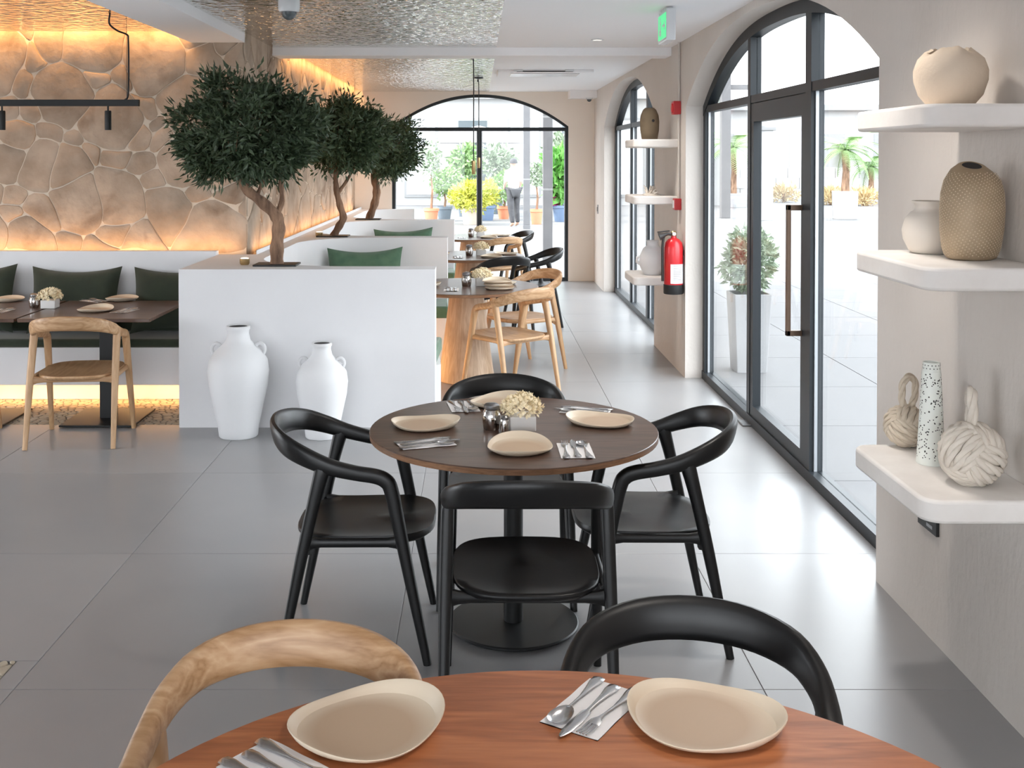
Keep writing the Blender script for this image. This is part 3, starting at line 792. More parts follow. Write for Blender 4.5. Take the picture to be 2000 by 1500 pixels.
def setting(h, hd, tip, where, order=('fork', 'knife', 'spoon'), shift=0, napkin=True):
    """hd, tip: pixels of the middle handle's end and of a point further along the cutlery"""
    a = G(*hd, h); b = G(*tip, h); d = (b-a).normalized(); ang = math.atan2(d.y, d.x); nrm = Vector((-d.y, d.x, 0))
    c = a+d*.105
    if napkin: tag(link('napkin', NK, None, None, (c.x, c.y, h), (0, 0, ang)), 'white napkin under cutlery '+where, 'napkin')
    for i, kd in enumerate(order):
        p = c+nrm*(.033*(1-i))+d*(.012 if kd == 'knife' else 0)
        o = link(kd, CU[kd], None, None, (p.x, p.y, h+(.0022 if napkin else 0)), (0, 0, ang+.05*(i-1)))
        tag(o, 'steel %s on the napkin %s' % (kd, where), kd)
E1 = .0008
# teak table in front
plate(G(712, 1430, HT), 'beige curved plate on the teak table in front of the pale wooden chair', 40, 1.09)
plate(G(1363, 1412, HT), 'beige curved plate on the teak table in front of the black chair', -20, 1.09)
setting(HT, (1208, 1338), (1095, 1443), 'between the two beige plates on the teak table', ('fork', 'knife', 'spoon'))
setting(HT, (470, 1468), (540, 1505), 'by the pale wooden chair on the teak table', ('fork', 'knife', 'spoon'))
# dark round table
DR = 'on the dark round table'
plate(G(1016, 878, HT), 'beige plate at the teak-table side of the dark round table', 90)
plate(G(826, 833, HT), 'beige plate at the urn side of the dark round table', 10)
plate(G(1178, 826, HT), 'beige plate at the glass-door side of the dark round table', 170)
plate(G(976, 790, HT), 'beige plate behind the steel jar on the dark round table', 60)
setting(HT, (1130, 897), (1112, 848), 'at the teak-table side of the dark round table', ('fork', 'knife', 'spoon'))
setting(HT, (775, 872), (905, 860), 'at the urn side of the dark round table', ('fork', 'knife', 'spoon'))
setting(HT, (898, 783), (915, 812), 'at the booth side of the dark round table', ('spoon', 'knife', 'fork'))
setting(HT, (1195, 806), (1095, 800), 'at the glass-door side of the dark round table', ('spoon', 'knife', 'fork'))
def jar(p, label, sc=1.0):
    t = thing('condiment_jar', label, 'jar', p); t.scale = (sc, sc, sc)
    ob('jar_body', MB().lathe([(.026, 0), (.029, .003), (.033, .03), (.034, .05), (.028, .068), (.024, .074)], 28), 'chrome', t)
    ob('jar_lid', MB().lathe([(.027, .0742), (.028, .078), (.028, .088), (.022, .093), (.008, .096)], 28), 'steel_matt', t)
def shaker(p, label):
    t = thing('pepper_shaker', label, 'shaker', p)
    ob('shaker_body', MB().lathe([(.015, 0), (.016, .003), (.016, .045), (.014, .05)], 20), 'chrome', t)
    ob('shaker_cap', MB().lathe([(.0145, .0502), (.015, .058), (.010, .064)], 20), 'steel_matt', t)
def flower_mesh(seed):
    rnd = random.Random(seed); mb = MB()
    for i in range(92):
        k = (i+.5)/92; th = math.acos(1-k*1.22); ph = i*2.39996+rnd.uniform(-.2, .2)
        d = Vector((math.sin(th)*math.cos(ph), math.sin(th)*math.sin(ph), math.cos(th)))
        rr = rnd.uniform(.88, 1.10); c = Vector((d.x*.070, d.y*.070, .052+d.z*.052))*1.0
        c = Vector((d.x*.070*rr, d.y*.070*rr, .070+d.z*.050*rr))
        q = d.to_track_quat('Z', 'Y').to_matrix()
        for w_ in range(4):
            a = w_*1.57+rnd.uniform(-.4, .4); e = Vector((math.cos(a), math.sin(a), .45)); f_ = Vector((-math.sin(a), math.cos(a), 0)); s_ = .0105
            P = [Vector((0, 0, -.004)), e*s_*.6+f_*s_*.55, e*s_*1.15+Vector((0, 0, .003)), e*s_*.6-f_*s_*.55]
            mb.add([c+q @ p for p in P], [(0, 1, 2, 3)])
        mb.tube([c*.6+Vector((0, 0, .02)), c], .0025, 4)
    return mb.mesh('flower_heads', 0)
FLW = [flower_mesh(3), flower_mesh(8)]
for me in FLW: me.materials.append(M['flower'])
def flowers(p, label, rz, k=0, sc=1.0):
    t = thing('flower_pot', label, 'flower pot', p, R(rz)); t.scale = (sc, sc, sc)
    ob('pot', MB().box(-.047, .047, -.047, .047, 0, .055), 'pot_white', t, 0, .004)
    o = link('flower_heads', FLW[k], None, t, (0, 0, .006)); o['kind'] = 'stuff'
jar(G(960, 838, HT), 'squat steel condiment jar on the dark round table')
shaker(G(986, 846, HT), 'small steel shaker beside the condiment jar on the dark round table')
flowers(G(1019, 838, HT), 'white pot of cream dried flowers on the dark round table', 4)
# rectangular tables on the bench
plate(G(187, 607, HT), 'grey beige plate on the edge of the rectangular table beside the booth end', 90)
plate(G(238, 585.5, HT), 'warm lit plate on the bench side of the rectangular table beside the booth end', -80)
setting(HT, (228, 612), (268, 601), 'by the grey beige plate near the booth end', ('fork', 'knife', 'spoon'))
setting(HT, (205, 590), (168, 586), 'by the warm lit plate near the booth end', ('fork', 'knife', 'spoon'))
jar(G(67, 601, HT), 'steel condiment jar on the rectangular table beside the booth end')
flowers(G(98, 601, HT), 'white pot of cream dried flowers on the rectangular table by the booth end', 2, 1)
plate(G(14, 587, HT), 'warm lit plate on the rectangular table cut by the frame', -80)
setting(HT, (-14, 612), (24, 601), 'on the rectangular table cut by the frame', ('fork', 'knife', 'spoon'))
# booth tables
for k, (cx, cy) in enumerate(TA):
    nm = ('first booth table', 'second booth table', 'last booth table')[k]
    def at(dx, dy, z=0): return Vector((cx+dx, cy+dy, HT+z))
    jar(at(-.0, -.03), 'steel condiment jar on the '+nm, 1.15)
    flowers(at(.12, .02), 'white pot of cream dried flowers on the '+nm, 3, k % 2, 1.05)
    if k == 0:
        for q in range(3): plate(at(.25-.01*q, -.20+.01*q, .0235*q), 'beige plate, %s of the stack on the first booth table' % ('lowest', 'middle', 'topmost')[q], 80+8*q)
        plate(at(.27, .14), 'beige plate behind the stacked plates on the first booth table', -60)
    else:
        plate(at(.22, -.24), 'beige plate on the chair side of the '+nm, 80)
        plate(at(.36, .10), 'beige plate on the window side of the '+nm, -20)
    plate(at(-.33, -.02), 'beige plate by the booth seat on the '+nm, 10)
    p = at(-.02, -.25)
    for i, kd in enumerate(('fork', 'knife', 'spoon')):
        tag(link(kd, CU[kd], None, None, (p.x-.06-.03*i, p.y, HT+.0022), (0, 0, R(92))), 'steel %s on the napkin of the %s' % (kd, nm), kd)
    tag(link('napkin', NK, None, None, (p.x-.09, p.y, HT), (0, 0, R(90))), 'white napkin on the '+nm, 'napkin')

# ================================================================== shelves and what stands on them
def shelf(y0, y1, z, label):
    x0, x1, r, n = 1.245, XW+.004, .06, 6
    P = [(x1, y0)]
    P += [(x0+r-r*math.sin(a), y0+r-r*math.cos(a)) for a in [i/n*math.pi/2 for i in range(n+1)]]
    P += [(x0+r-r*math.cos(a), y1-r+r*math.sin(a)) for a in [i/n*math.pi/2 for i in range(n+1)]]
    P.append((x1, y1))
    o = ob('wall_shelf', MB().prism([(x-1.42, y-y0) for x, y in P][::-1], -.066, 0), 'shelf_plaster', None, 35, .010, (1.42, y0, z), seg=3)
    return tag(o, label, 'shelf')
ZH = (1.852, 1.395, .745)
near = (3.02, 3.63); far = (8.72, 9.30)
shelf(*near, ZH[0], 'white plaster shelf holding the round cream vase, highest on the pier by the glass door')
shelf(*near, ZH[1], 'white plaster shelf holding the ivory jar and the dotted tan vase')
shelf(*near, ZH[2], 'white plaster shelf holding the rope knots and pierced cylinder')
shelf(*far, ZH[0], 'white plaster shelf holding the brown stone vase')
shelf(*far, ZH[1], 'white plaster shelf holding the piece of coral')
shelf(*far, ZH[2], 'white plaster shelf holding the ribbed white jar')
# round cream vase with torn rim
def wob(prof, n, f, seed):
    return [[(r*(1+f(j/n, i/len(prof)))*math.cos(2*math.pi*j/n), r*(1+f(j/n, i/len(prof)))*math.sin(2*math.pi*j/n), z) for j in range(n)] for i, (r, z) in enumerate(prof)]
p = Vector((1.44, 3.33, ZH[0]))
t = thing('round_vase', 'round cream vase with rough torn rim', 'vase', p)
mb = MB(); n = 48
prof = [(.055, 0), (.066, .008), (.092, .04), (.106, .085), (.107, .115), (.095, .15), (.074, .17), (.055, .178)]
rg = [[(r*math.cos(2*math.pi*j/n), r*math.sin(2*math.pi*j/n), z+(0 if i < 6 else .006*math.sin(3*j/n*6.28+1)+.004*math.sin(7*j/n*6.28))) for j in range(n)] for i, (r, z) in enumerate(prof)]
rg += [[(.048*math.cos(2*math.pi*j/n), .048*math.sin(2*math.pi*j/n), .168) for j in range(n)], [(.06*math.cos(2*math.pi*j/n), .06*math.sin(2*math.pi*j/n), .06) for j in range(n)]]
ob('vase_body', mb.loft(rg), 'vase_cream', t, 60)
rm = MB()
for a0, a1, up in ((-2.5, -1.6, .006), (-.9, .3, .009), (.9, 1.9, .006), (2.3, 3.3, .007)):
    rm.loft([[((.058+.012*q)*math.cos(a), (.058+.012*q)*math.sin(a), .174+up*math.sin((a-a0)/(a1-a0)*math.pi)*(1-q*.5)-(.006*q)) for q in (-.2, .2, .8, 1)] for a in [a0+(a1-a0)*i/8 for i in range(9)]], closed=False, caps=False)
ob('torn_rim', rm, 'vase_cream', t, 60)
# ivory jar
t = thing('ivory_jar', 'ivory jar with short neck beside the dotted tan vase', 'vase', (1.455, 3.50, ZH[1]))
ob('jar_body', MB().lathe([(.055, 0), (.066, .006), (.085, .045), (.089, .075), (.080, .11), (.062, .132), (.052, .138), (.052, .158), (.060, .163), (.060, .168), (.050, .168), (.048, .14), (.06, .08)], 40), 'vase_ivory', t, 60)
# dotted tan vase
t = thing('dotted_vase', 'tall tan egg-shaped vase covered in tiny raised dots', 'vase', (1.487, 3.285, ZH[1]))
prof = [(.058, 0), (.072, .006), (.083, .035), (.090, .09), (.092, .15), (.089, .20), (.080, .238), (.062, .268), (.042, .284), (.032, .288)]
def vz(j, n, r, z): 
    a = 2*math.pi*j/n; k = 1+.035*math.sin(2*a+.6)+.02*math.sin(3*a+z*14); return (r*k*math.cos(a), r*k*.92*math.sin(a), z)
def vslant(p): return (p[0], p[1], p[2]+(.40*p[1]-.004)*max(0, min(1, (p[2]-.235)/.045)))
vb = MB().loft([[vslant(vz(j, 40, r, z)) for j in range(40)] for r, z in prof+[(.028, .287), (.026, .280)]])
ob('vase_body', vb, 'vase_dots', t, 60)
ob('vase_mouth_shade', MB().loft([[vslant((.0285*math.cos(2*math.pi*j/24), .0262*math.sin(2*math.pi*j/24), z)) for j in range(24)] for z in (.2862, .2868)]), 'vase_shade_and_mark', t)  # dark disc in place of the shaded opening
db = MB()
for i in range(1500):
    z = .012+(i+.5)/1500*.25; a = i*2.39996*1.0
    k = next(q for q in range(len(prof)-1) if prof[q+1][1] >= z); tt = (z-prof[k][1])/(prof[k+1][1]-prof[k][1]); r = prof[k][0]+tt*(prof[k+1][0]-prof[k][0])
    kk = 1+.035*math.sin(2*a+.6)+.02*math.sin(3*a+z*14)
    c = Vector((r*kk*math.cos(a), r*kk*.92*math.sin(a), z)); nn = Vector((math.cos(a), math.sin(a), 0)); u_ = Vector((-math.sin(a), math.cos(a), 0)); v_ = Vector((0, 0, 1)); s_ = .0024
    db.add([c+u_*s_, c+v_*s_, c-u_*s_, c-v_*s_, c+nn*.0022], [(0, 1, 4), (1, 2, 4), (2, 3, 4), (3, 0, 4)])
o = ob('raised_dots', db, 'vase_dot_light', t, 0); o['kind'] = 'stuff'
# rope knots
def rope_tube(mb, path, r, tw=70, cyc=False, strands=3):
    P = [Vector(q) for q in path]; L_ = 0; acc = [0]
    for a, b_ in zip(P, P[1:]): L_ += (b_-a).length; acc.append(L_)
    ref = Vector((.31, .22, .93)); lines = [[] for _ in range(strands)]
    for i, q in enumerate(P):
        tn = (P[min(i+1, len(P)-1)]-P[max(i-1, 0)]).normalized(); u_ = (ref-tn*ref.dot(tn)).normalized(); ref = u_; b_ = tn.cross(u_)
        for s_ in range(strands):
            a = acc[i]*tw/ r * .01 + s_*2*math.pi/strands
            lines[s_].append(q+(u_*math.cos(a)+b_*math.sin(a))*r*.5)
    for l in lines: mb.tube(l, r*.56, 6)
def knot(p, rad, label, material, loop_h, loop_w, loop_tilt, rz):
    t = thing('rope_knot', label, 'rope knot', p, R(rz))
    mb = MB(); rr = rad*.165
    # six woven faces of parallel rope turns over a core
    for n_, a_ in (((1,0,0),(0,1,0)), ((-1,0,0),(0,1,0)), ((0,1,0),(0,0,1)), ((0,-1,0),(0,0,1)), ((0,0,1),(1,0,0)), ((0,0,-1),(1,0,0))):
        n_, a_ = Vector(n_), Vector(a_); b_ = n_.cross(a_)
        for q in range(-2, 3):
            pts = []
            for i in range(19):
                s_ = -1.18+2.36*i/18; d = (n_+a_*s_*(1-.04*q*q)+b_*(q*.385)).normalized()
                pts.append(d*rad*(.87+.05*math.cos(s_*1.25)-.10*max(0, abs(s_)-.85)))
            rope_tube(mb, pts, rr, 55)
    mb.lathe([(rad*.80*math.sin(a), -rad*.80*math.cos(a)) for a in [.15+i*.284 for i in range(11)]], 20)
    mb.xf(Matrix.Translation((0, 0, rad*.99)) @ Matrix.Rotation(.55, 4, 'X') @ Matrix.Rotation(.75, 4, 'Z'))
    ob('knot_ball', mb, material, t, 60)
    lp = MB(); pts = crom([(-loop_w*.4, 0, rad*1.7), (-loop_w, 0, rad*1.95+loop_h*.3), (-loop_w*.95, 0, rad*1.95+loop_h*.75), (0, 0, rad*1.95+loop_h), (loop_w*.95, 0, rad*1.95+loop_h*.75), (loop_w, 0, rad*1.95+loop_h*.3), (loop_w*.4, 0, rad*1.7)], 8)
    rope_tube(lp, pts, rr*1.05, 55)
    lp.xf(Matrix.Translation((0, 0, rad)) @ Matrix.Rotation(R(loop_tilt), 4, 'Y') @ Matrix.Translation((0, 0, -rad)))
    ob('rope_loop', lp, material, t, 60)
pk = G(1776, 876, ZH[2]); pc = G(1823, 908, ZH[2]); pn = G(1898, 945, ZH[2])
knot((pk.x, pk.y+.03, ZH[2]), .068, 'tan rope ball knot with tall loop behind the pierced cylinder', 'rope', .10, .026, 5, 20)
knot((pn.x, pn.y, ZH[2]), .090, 'larger pale rope ball knot with short leaning loop', 'rope_light', .095, .020, 8, 75)
# pierced cylinder lantern
t = thing('pierced_cylinder', 'slim pale pierced ceramic cylinder between the rope knots', 'lantern', (pc.x, pc.y+.02, ZH[2]))
def cr(z): return .043-.016*z/.315
ob('cylinder_body', MB().lathe([(.042, 0), (.044, .003)]+[(cr(z), z) for z in (.02, .1, .2, .29)]+[(.0275, .2905), (.0275, .293), (.0262, .295), (.026, .316), (.024, .318), (.022, .30)], 36), 'lantern', t, 50)
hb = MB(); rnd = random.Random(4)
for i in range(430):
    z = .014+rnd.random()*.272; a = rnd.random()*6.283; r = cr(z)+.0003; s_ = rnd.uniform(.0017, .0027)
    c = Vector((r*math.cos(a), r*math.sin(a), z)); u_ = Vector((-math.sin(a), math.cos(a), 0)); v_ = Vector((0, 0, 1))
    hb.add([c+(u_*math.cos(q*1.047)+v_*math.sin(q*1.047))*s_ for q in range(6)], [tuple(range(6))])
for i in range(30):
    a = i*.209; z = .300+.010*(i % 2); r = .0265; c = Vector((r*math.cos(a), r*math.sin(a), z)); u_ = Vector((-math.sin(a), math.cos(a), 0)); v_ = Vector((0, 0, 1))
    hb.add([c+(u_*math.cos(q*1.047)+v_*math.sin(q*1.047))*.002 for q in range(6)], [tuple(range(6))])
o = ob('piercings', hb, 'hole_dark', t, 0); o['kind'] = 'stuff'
# things on the far pier
t = thing('brown_vase', 'brown flat-based stone vase with knot mark on the far pier', 'vase', (1.41, 8.98, ZH[0]))
ob('vase_body', MB().loft([[(r*math.cos(2*math.pi*j/28)*(1+.05*math.sin(2*math.pi*j/28*2)), r*.8*math.sin(2*math.pi*j/28), z) for j in range(28)] for r, z in ((.055, 0), (.066, .008), (.078, .08), (.080, .15), (.074, .20), (.055, .245), (.036, .262), (.028, .262), (.028, .23))]), 'vase_brown', t, 60)
ob('knot_mark', MB().lathe([(.012, 0), (.010, .004), (.004, .006)], 14).xf(Matrix.Translation((.02, -.061, .155)) @ Matrix.Rotation(R(90), 4, 'X')), 'vase_shade_and_mark', t)
t = thing('coral_piece', 'small cream coral piece on the middle shelf of the far pier', 'coral', (1.42, 8.95, ZH[1]))
cb = MB(); rnd = random.Random(6); cb.lathe([(.07, 0), (.072, .008), (.05, .018), (.01, .022)], 18)
for i in range(22):
    a = rnd.random()*6.28; r0 = rnd.random()*.04; h_ = rnd.uniform(.03, .085)
    cb.tube([(r0*math.cos(a), r0*math.sin(a), .01), (r0*1.3*math.cos(a), r0*1.3*math.sin(a), h_*.6), (r0*1.8*math.cos(a+.3), r0*1.8*math.sin(a+.3), h_)], [.011, .009, .004], 6)
ob('coral_branches', cb, 'vase_ivory', t, 60)
t = thing('ribbed_jar', 'ribbed white jar with small side handles on the lowest shelf of the far pier', 'vase', (1.43, 8.93, ZH[2]))
pr = [(.065, 0), (.072, .006)]
for i in range(29):
    z = .012+i*.0075; k = math.sin(min(1, (z)/.23)*math.pi*.93+.12); pr.append((.062+.047*k+(.0018 if i % 2 else -.0012), z))
pr += [(.052, .236), (.047, .245), (.048, .272), (.054, .277), (.05, .282), (.042, .278), (.042, .2)]
ob('jar_body', MB().lathe(pr, 36), 'vase_white', t, 50)
for s_ in (-1, 1): ob('handle', MB().tube([(s_*.098, 0, .15), (s_*.125, 0, .142), (s_*.128, 0, .105), (s_*.10, 0, .085)], [.011, .012, .012, .011], 10), 'vase_white', t, 60)

# ================================================================== floor urns
def urn(p, ht, label, rz=0):
    t = thing('floor_urn', label, 'vase', p, R(rz)); k = ht/.66
    prof = [(.118, 0), (.124, .006), (.130, .06), (.158, .18), (.186, .30), (.196, .39), (.186, .455), (.150, .51), (.100, .55), (.078, .575), (.068, .615), (.070, .635), (.076, .642), (.076, .658), (.070, .662), (.060, .658), (.058, .60)]
    ob('urn_body', MB().lathe([(r*k*.93, z*k) for r, z in prof], 48), 'vase_white', t, 60)
    ob('urn_mouth_shade', MB().lathe([(.054*k, .655*k), (.0555*k, .6565*k)], 32), 'vase_shade_and_mark', t)  # dark disc just under the rim stands in for shade inside the urn
    for s_ in (-1, 1):
        pts = [(s_*(.128+.030*math.cos(a))*k, 0, (.520+.036*math.sin(a))*k) for a in [-1.9+i*.44 for i in range(11)]]
        ob('handle', MB().tube(pts, .0115*k, 10), 'vase_white', t, 60)
urn(G(466, 851, 0), .675, 'taller white urn with two loop handles on the floor by the booth end', 3)
urn(G(629, 853, 0), .575, 'shorter white urn with two loop handles behind the black chair', -2)

# ================================================================== wall and ceiling fittings
# fire extinguisher
pe = Vector((1.52, 8.475, .645))
t = thing('fire_extinguisher', 'red fire extinguisher with black base on the pier wall', 'extinguisher', pe)
ob('cylinder', MB().lathe([(.070, .055), (.074, .06), (.074, .36), (.066, .40), (.044, .425), (.022, .435), (.02, .45)], 32), 'red', t, 50)
ob('base_cup', MB().lathe([(.072, 0), (.077, .006), (.077, .072), (.074, .075)], 32), 'rubber', t)
ob('valve', MB().lathe([(.018, .45), (.022, .455), (.022, .48), (.012, .49)], 16), 'brass', t)
ob('gauge', MB().lathe([(.014, 0), (.014, .012)], 16).xf(Matrix.Translation((0, -.02, .468)) @ Matrix.Rotation(R(90), 4, 'X')), 'label_white', t)
ob('lever', MB().box(-.075, .02, -.010, .010, .485, .495).xf(Matrix.Rotation(R(-6), 4, 'Y')).box(-.06, .015, -.008, .008, .462, .470), 'hose', t, 0, .002)
ob('nozzle', MB().lathe([(.012, 0), (.016, .03), (.032, .07)], 16).xf(Matrix.Translation((-.05, -.03, .47)) @ Matrix.Rotation(R(70), 4, 'Y') @ Matrix.Rotation(R(180), 4, 'X')), 'hose', t)
ob('hose', MB().tube(crom([(-.02, -.01, .465), (-.07, -.02, .46), (-.088, -.02, .38), (-.088, -.015, .2), (-.086, -.01, .10)], 6), .011, 8), 'hose', t, 60)
lb = MB(); n = 12
lb.loft([[(.0748*math.cos(a), .0748*math.sin(a), z) for a in [-2.05+i*1.75/n for i in range(n+1)]] for z in (.085, .235)], caps=False, closed=False)
ob('instruction_label', lb, 'label_white', t, 60)
lb = MB()
for zz in (.225, .205, .19, .175, .16, .145, .13, .115):
    lb.loft([[(.0752*math.cos(a), .0752*math.sin(a), z) for a in [-1.75+i*.9/6 for i in range(7)]] for z in (zz-.002, zz+.002)], caps=False, closed=False)
o = ob('label_print', lb, 'facade_grey', t, 60); o['kind'] = 'stuff'
ob('wall_bracket', MB().box(.03, .095, -.02, .02, .30, .34), 'black_metal', t, 0)
# alarm sounder, call point, conduit
def wallbox(name, label, cat, y, z, wd, ht, dp, material):
    t = thing(name, label, cat, (XW, y, z))
    ob('back_box', MB().box(-dp, .0, -wd/2, wd/2, -ht/2, ht/2), material, t, 0, .006)
    return t
t = wallbox('alarm_sounder', 'square red alarm sounder above the fire call point', 'alarm', 8.66, PX(1323, 212, XW).z, .105, .105, .06, 'red_box')
ob('sounder_grille', MB().lathe([(.036, 0), (.034, .008), (.01, .012)], 20).xf(Matrix.Translation((-.06, 0, 0)) @ Matrix.Rotation(R(-90), 4, 'Y')), 'red', t)
t = wallbox('call_point', 'small red fire call point above the extinguisher', 'alarm', 8.62, PX(1326, 398, XW).z, .09, .09, .055, 'red_box')
ob('break_glass', MB().box(-.058, -.055, -.03, .03, -.03, .03), 'label_white', t, 0)
tag(ob('conduit', MB().tube([(XW-.012, 8.63, ZC-.002), (XW-.012, 8.63, 1.30)], .010, 10), 'plaster_wall', None, 60), 'thin cable conduit running down the pier wall', 'conduit')
# socket under the near shelf, switch by the end wall
y0_, y1_ = 3.76, 3.92
t = thing('wall_socket', 'black wall socket below the lowest shelf with the rope knots', 'socket', (XW, 3.84, .43))
ob('socket_plate', MB().box(-.012, 0, -.08, .08, -.045, .045), 'black_metal', t, 0, .002)
ob('socket_label', MB().box(-.0135, -.012, -.05, .0, -.03, -.018), 'steel_matt', t, 0)
t = thing('wall_switch', 'small dark switch plate on the wall near the end window', 'switch', (XW, 14.55, 1.02))
ob('switch_plate', MB().box(-.01, 0, -.04, .04, -.06, .06), 'steel_matt', t, 0, .002); ob('rocker', MB().box(-.014, -.01, -.02, .02, -.03, .03), 'black_metal', t, 0)
# exit sign
t = thing('exit_sign', 'green and white exit sign hanging from the ceiling by the door', 'sign', (1.16, 6.72, ZC))
ob('sign_box', MB().box(-.028, .028, -.15, .15, -.205, -.012), 'acrylic', t, 0, .006)
ob('ceiling_mount', MB().box(-.02, .02, -.09, .09, -.012, 0), 'acrylic', t, 0)
sp = ob('green_panel', MB().box(-.031, -.028, -.135, .135, -.185, -.035), 'green_sign', t, 0)
ob('arrow', MB().box(-.0325, -.031, -.09, -.02, -.116, -.104).loft([[(x, -.115, -.111), (x, -.085, -.085), (x, -.085, -.135)] for x in (-.0325, -.031)]), 'label_white', sp, 0)
ob('running_figure', MB().box(-.0325, -.031, .045, .065, -.125, -.075).box(-.0325, -.031, .028, .048, -.09, -.082).box(-.0325, -.031, .06, .09, -.158, -.122).box(-.0325, -.031, .03, .05, -.165, -.125).box(-.0325, -.031, .045, .062, -.075, -.052), 'label_white', sp, 0)
# dome cameras
def dome(name, label, p, r, drop):
    t = thing(name, label, 'camera', p)
    ob('camera_body', MB().lathe([(r*.95, 0), (r, -.01), (r, -drop+.02), (r*.9, -drop)], 32), 'acrylic', t)
    ob('dome_glass', MB().lathe([(r*.72, -drop)]+[(r*.72*math.cos(a), -drop-r*.75*math.sin(a)) for a in (.3, .6, .9, 1.2, 1.45)], 28), 'window_dark', t, 60)
dome('security_camera', 'white dome security camera below the rippled steel ceiling', (-1.09, 6.3, ZC), .062, .075)
dome('security_camera', 'small dome security camera in the corner by the end window', (1.50, 14.75, 2.515), .045, .02)
# ceiling cassette air conditioner
t = thing('air_conditioner', 'flat ceiling air conditioner with dark slot near the end window', 'air conditioner', (.70, 11.6, ZC))
ob('housing', MB().box(-.50, .50, -.30, .30, -.03, 0), 'ceiling_white', t, 0, .008)
ob('air_slot', MB().box(-.30, .28, -.301, -.285, -.024, -.012), 'black_metal', t, 0)
ob('intake_grille', MB().box(-.36, .36, -.2, .2, -.036, -.03), 'acrylic', t, 0, .004)
for x in (-.33, .20): ob('latch', MB().box(x, x+.09, -.33, -.30, -.02, .0), 'acrylic', t, 0)
# downlights: one in view, the nearer three added out of view to brighten the room
def downlight(x, y, z, lab, e=26):
    t = thing('downlight', lab, 'lamp', (x, y, z))
    ob('trim_ring', MB().lathe([(.045, 0), (.047, -.004), (.036, -.006), (.034, -.001)], 28), 'acrylic', t)
    ob('lamp_lens', MB().lathe([(.033, -.0012), (.033, -.002)], 24), 'lamp_glow', t)
    l = bpy.data.lights.new('downlight_lamp', 'SPOT'); l.energy = e; l.spot_size = R(125); l.spot_blend = 1; l.shadow_soft_size = .08; l.color = (1, .93, .85)
    o = bpy.data.objects.new('downlight_lamp', l); col.objects.link(o); o.parent = t; o.location = (0, 0, -.03)
for x, y in ((.92, 8.45), (.92, 6.0), (.92, 3.6), (.92, 1.2)):
    downlight(x, y, ZC, 'small recessed downlight in the white ceiling just before the cross beam' if y > 8 else 'added unseen downlight in the white ceiling above the dining tables', 14)
for o in bpy.data.objects:
    if o.name.startswith('downlight') and o.type == 'EMPTY' and o.location.y < 8: o['group'] = 'added unseen downlights'
# track light over the rectangular tables
yT = 7.05; zt_ = PY(100, 201, yT).z
t = thing('track_light', 'black track light bar hanging over the rectangular tables', 'lamp', (-3.0, yT, zt_))
xr = PY(272, 201, yT).x+3.0
ob('track_bar', MB().box(-1.6, xr, -.016, .016, -.021, .021), 'black_metal', t, 0, .002)
for u in (4, 211):
    x = PY(u, 235, yT).x+3.0
    s_ = ob('spot_head', MB().lathe([(.020, -.175), (.021, -.17), (.021, -.055), (.019, -.05)], 24, (x, 0)), 'black_metal', t)
    ob('spot_stem', MB().lathe([(.006, -.052), (.006, -.02)], 10, (x, 0)), 'black_metal', s_)
x = PY(250, 190, yT).x+3.0; dz = ZC-zt_
ob('power_cable', MB().tube(crom([(x-.02, 0, .02), (x, 0, .05), (x+.005, 0, .2), (x+.004, 0, dz-.16), (x-.005, 0, dz-.12), (x-.05, -.05, dz-.10), (x-.09, -.08, dz-.06), (x-.08, -.10, dz)], 6), .006, 8), 'black_metal', t, 60)
for x in (-1.3, xr-.08): ob('suspension_wire', MB().tube([(x, 0, .02), (x, 0, dz)], .0015, 5), 'black_metal', t)
# pendants over the booth tables
for k, (u, yp, vb) in enumerate(((925, 9.6, 327), (935, 12.4, 318))):
    top = ZS if yp < 9.33 else ZC
    x = (u-U0)/F*yp
    pz = PY(u, vb, yp).z
    t = thing('pendant_lamp', ('slim pendant lamp on a black cord over the first booth', 'slim pendant lamp on a black cord over the second booth')[k], 'lamp', (x, yp, top))
    ob('cord', MB().tube(crom([(0, 0, 0), (-.015, 0, -.05), (0, 0, -.10), (0, 0, pz-top+.055)], 6), .005, 6), 'black_metal', t)
    ob('canopy', MB().lathe([(.05, 0), (.05, -.012), (.01, -.02)], 20), 'black_metal', t)
    ob('lamp_tube', MB().lathe([(.014, -.06), (.016, -.056), (.016, .055), (.008, .062)], 16, (0, 0)).xf(Matrix.Translation((0, 0, pz-top))), 'brass', t)
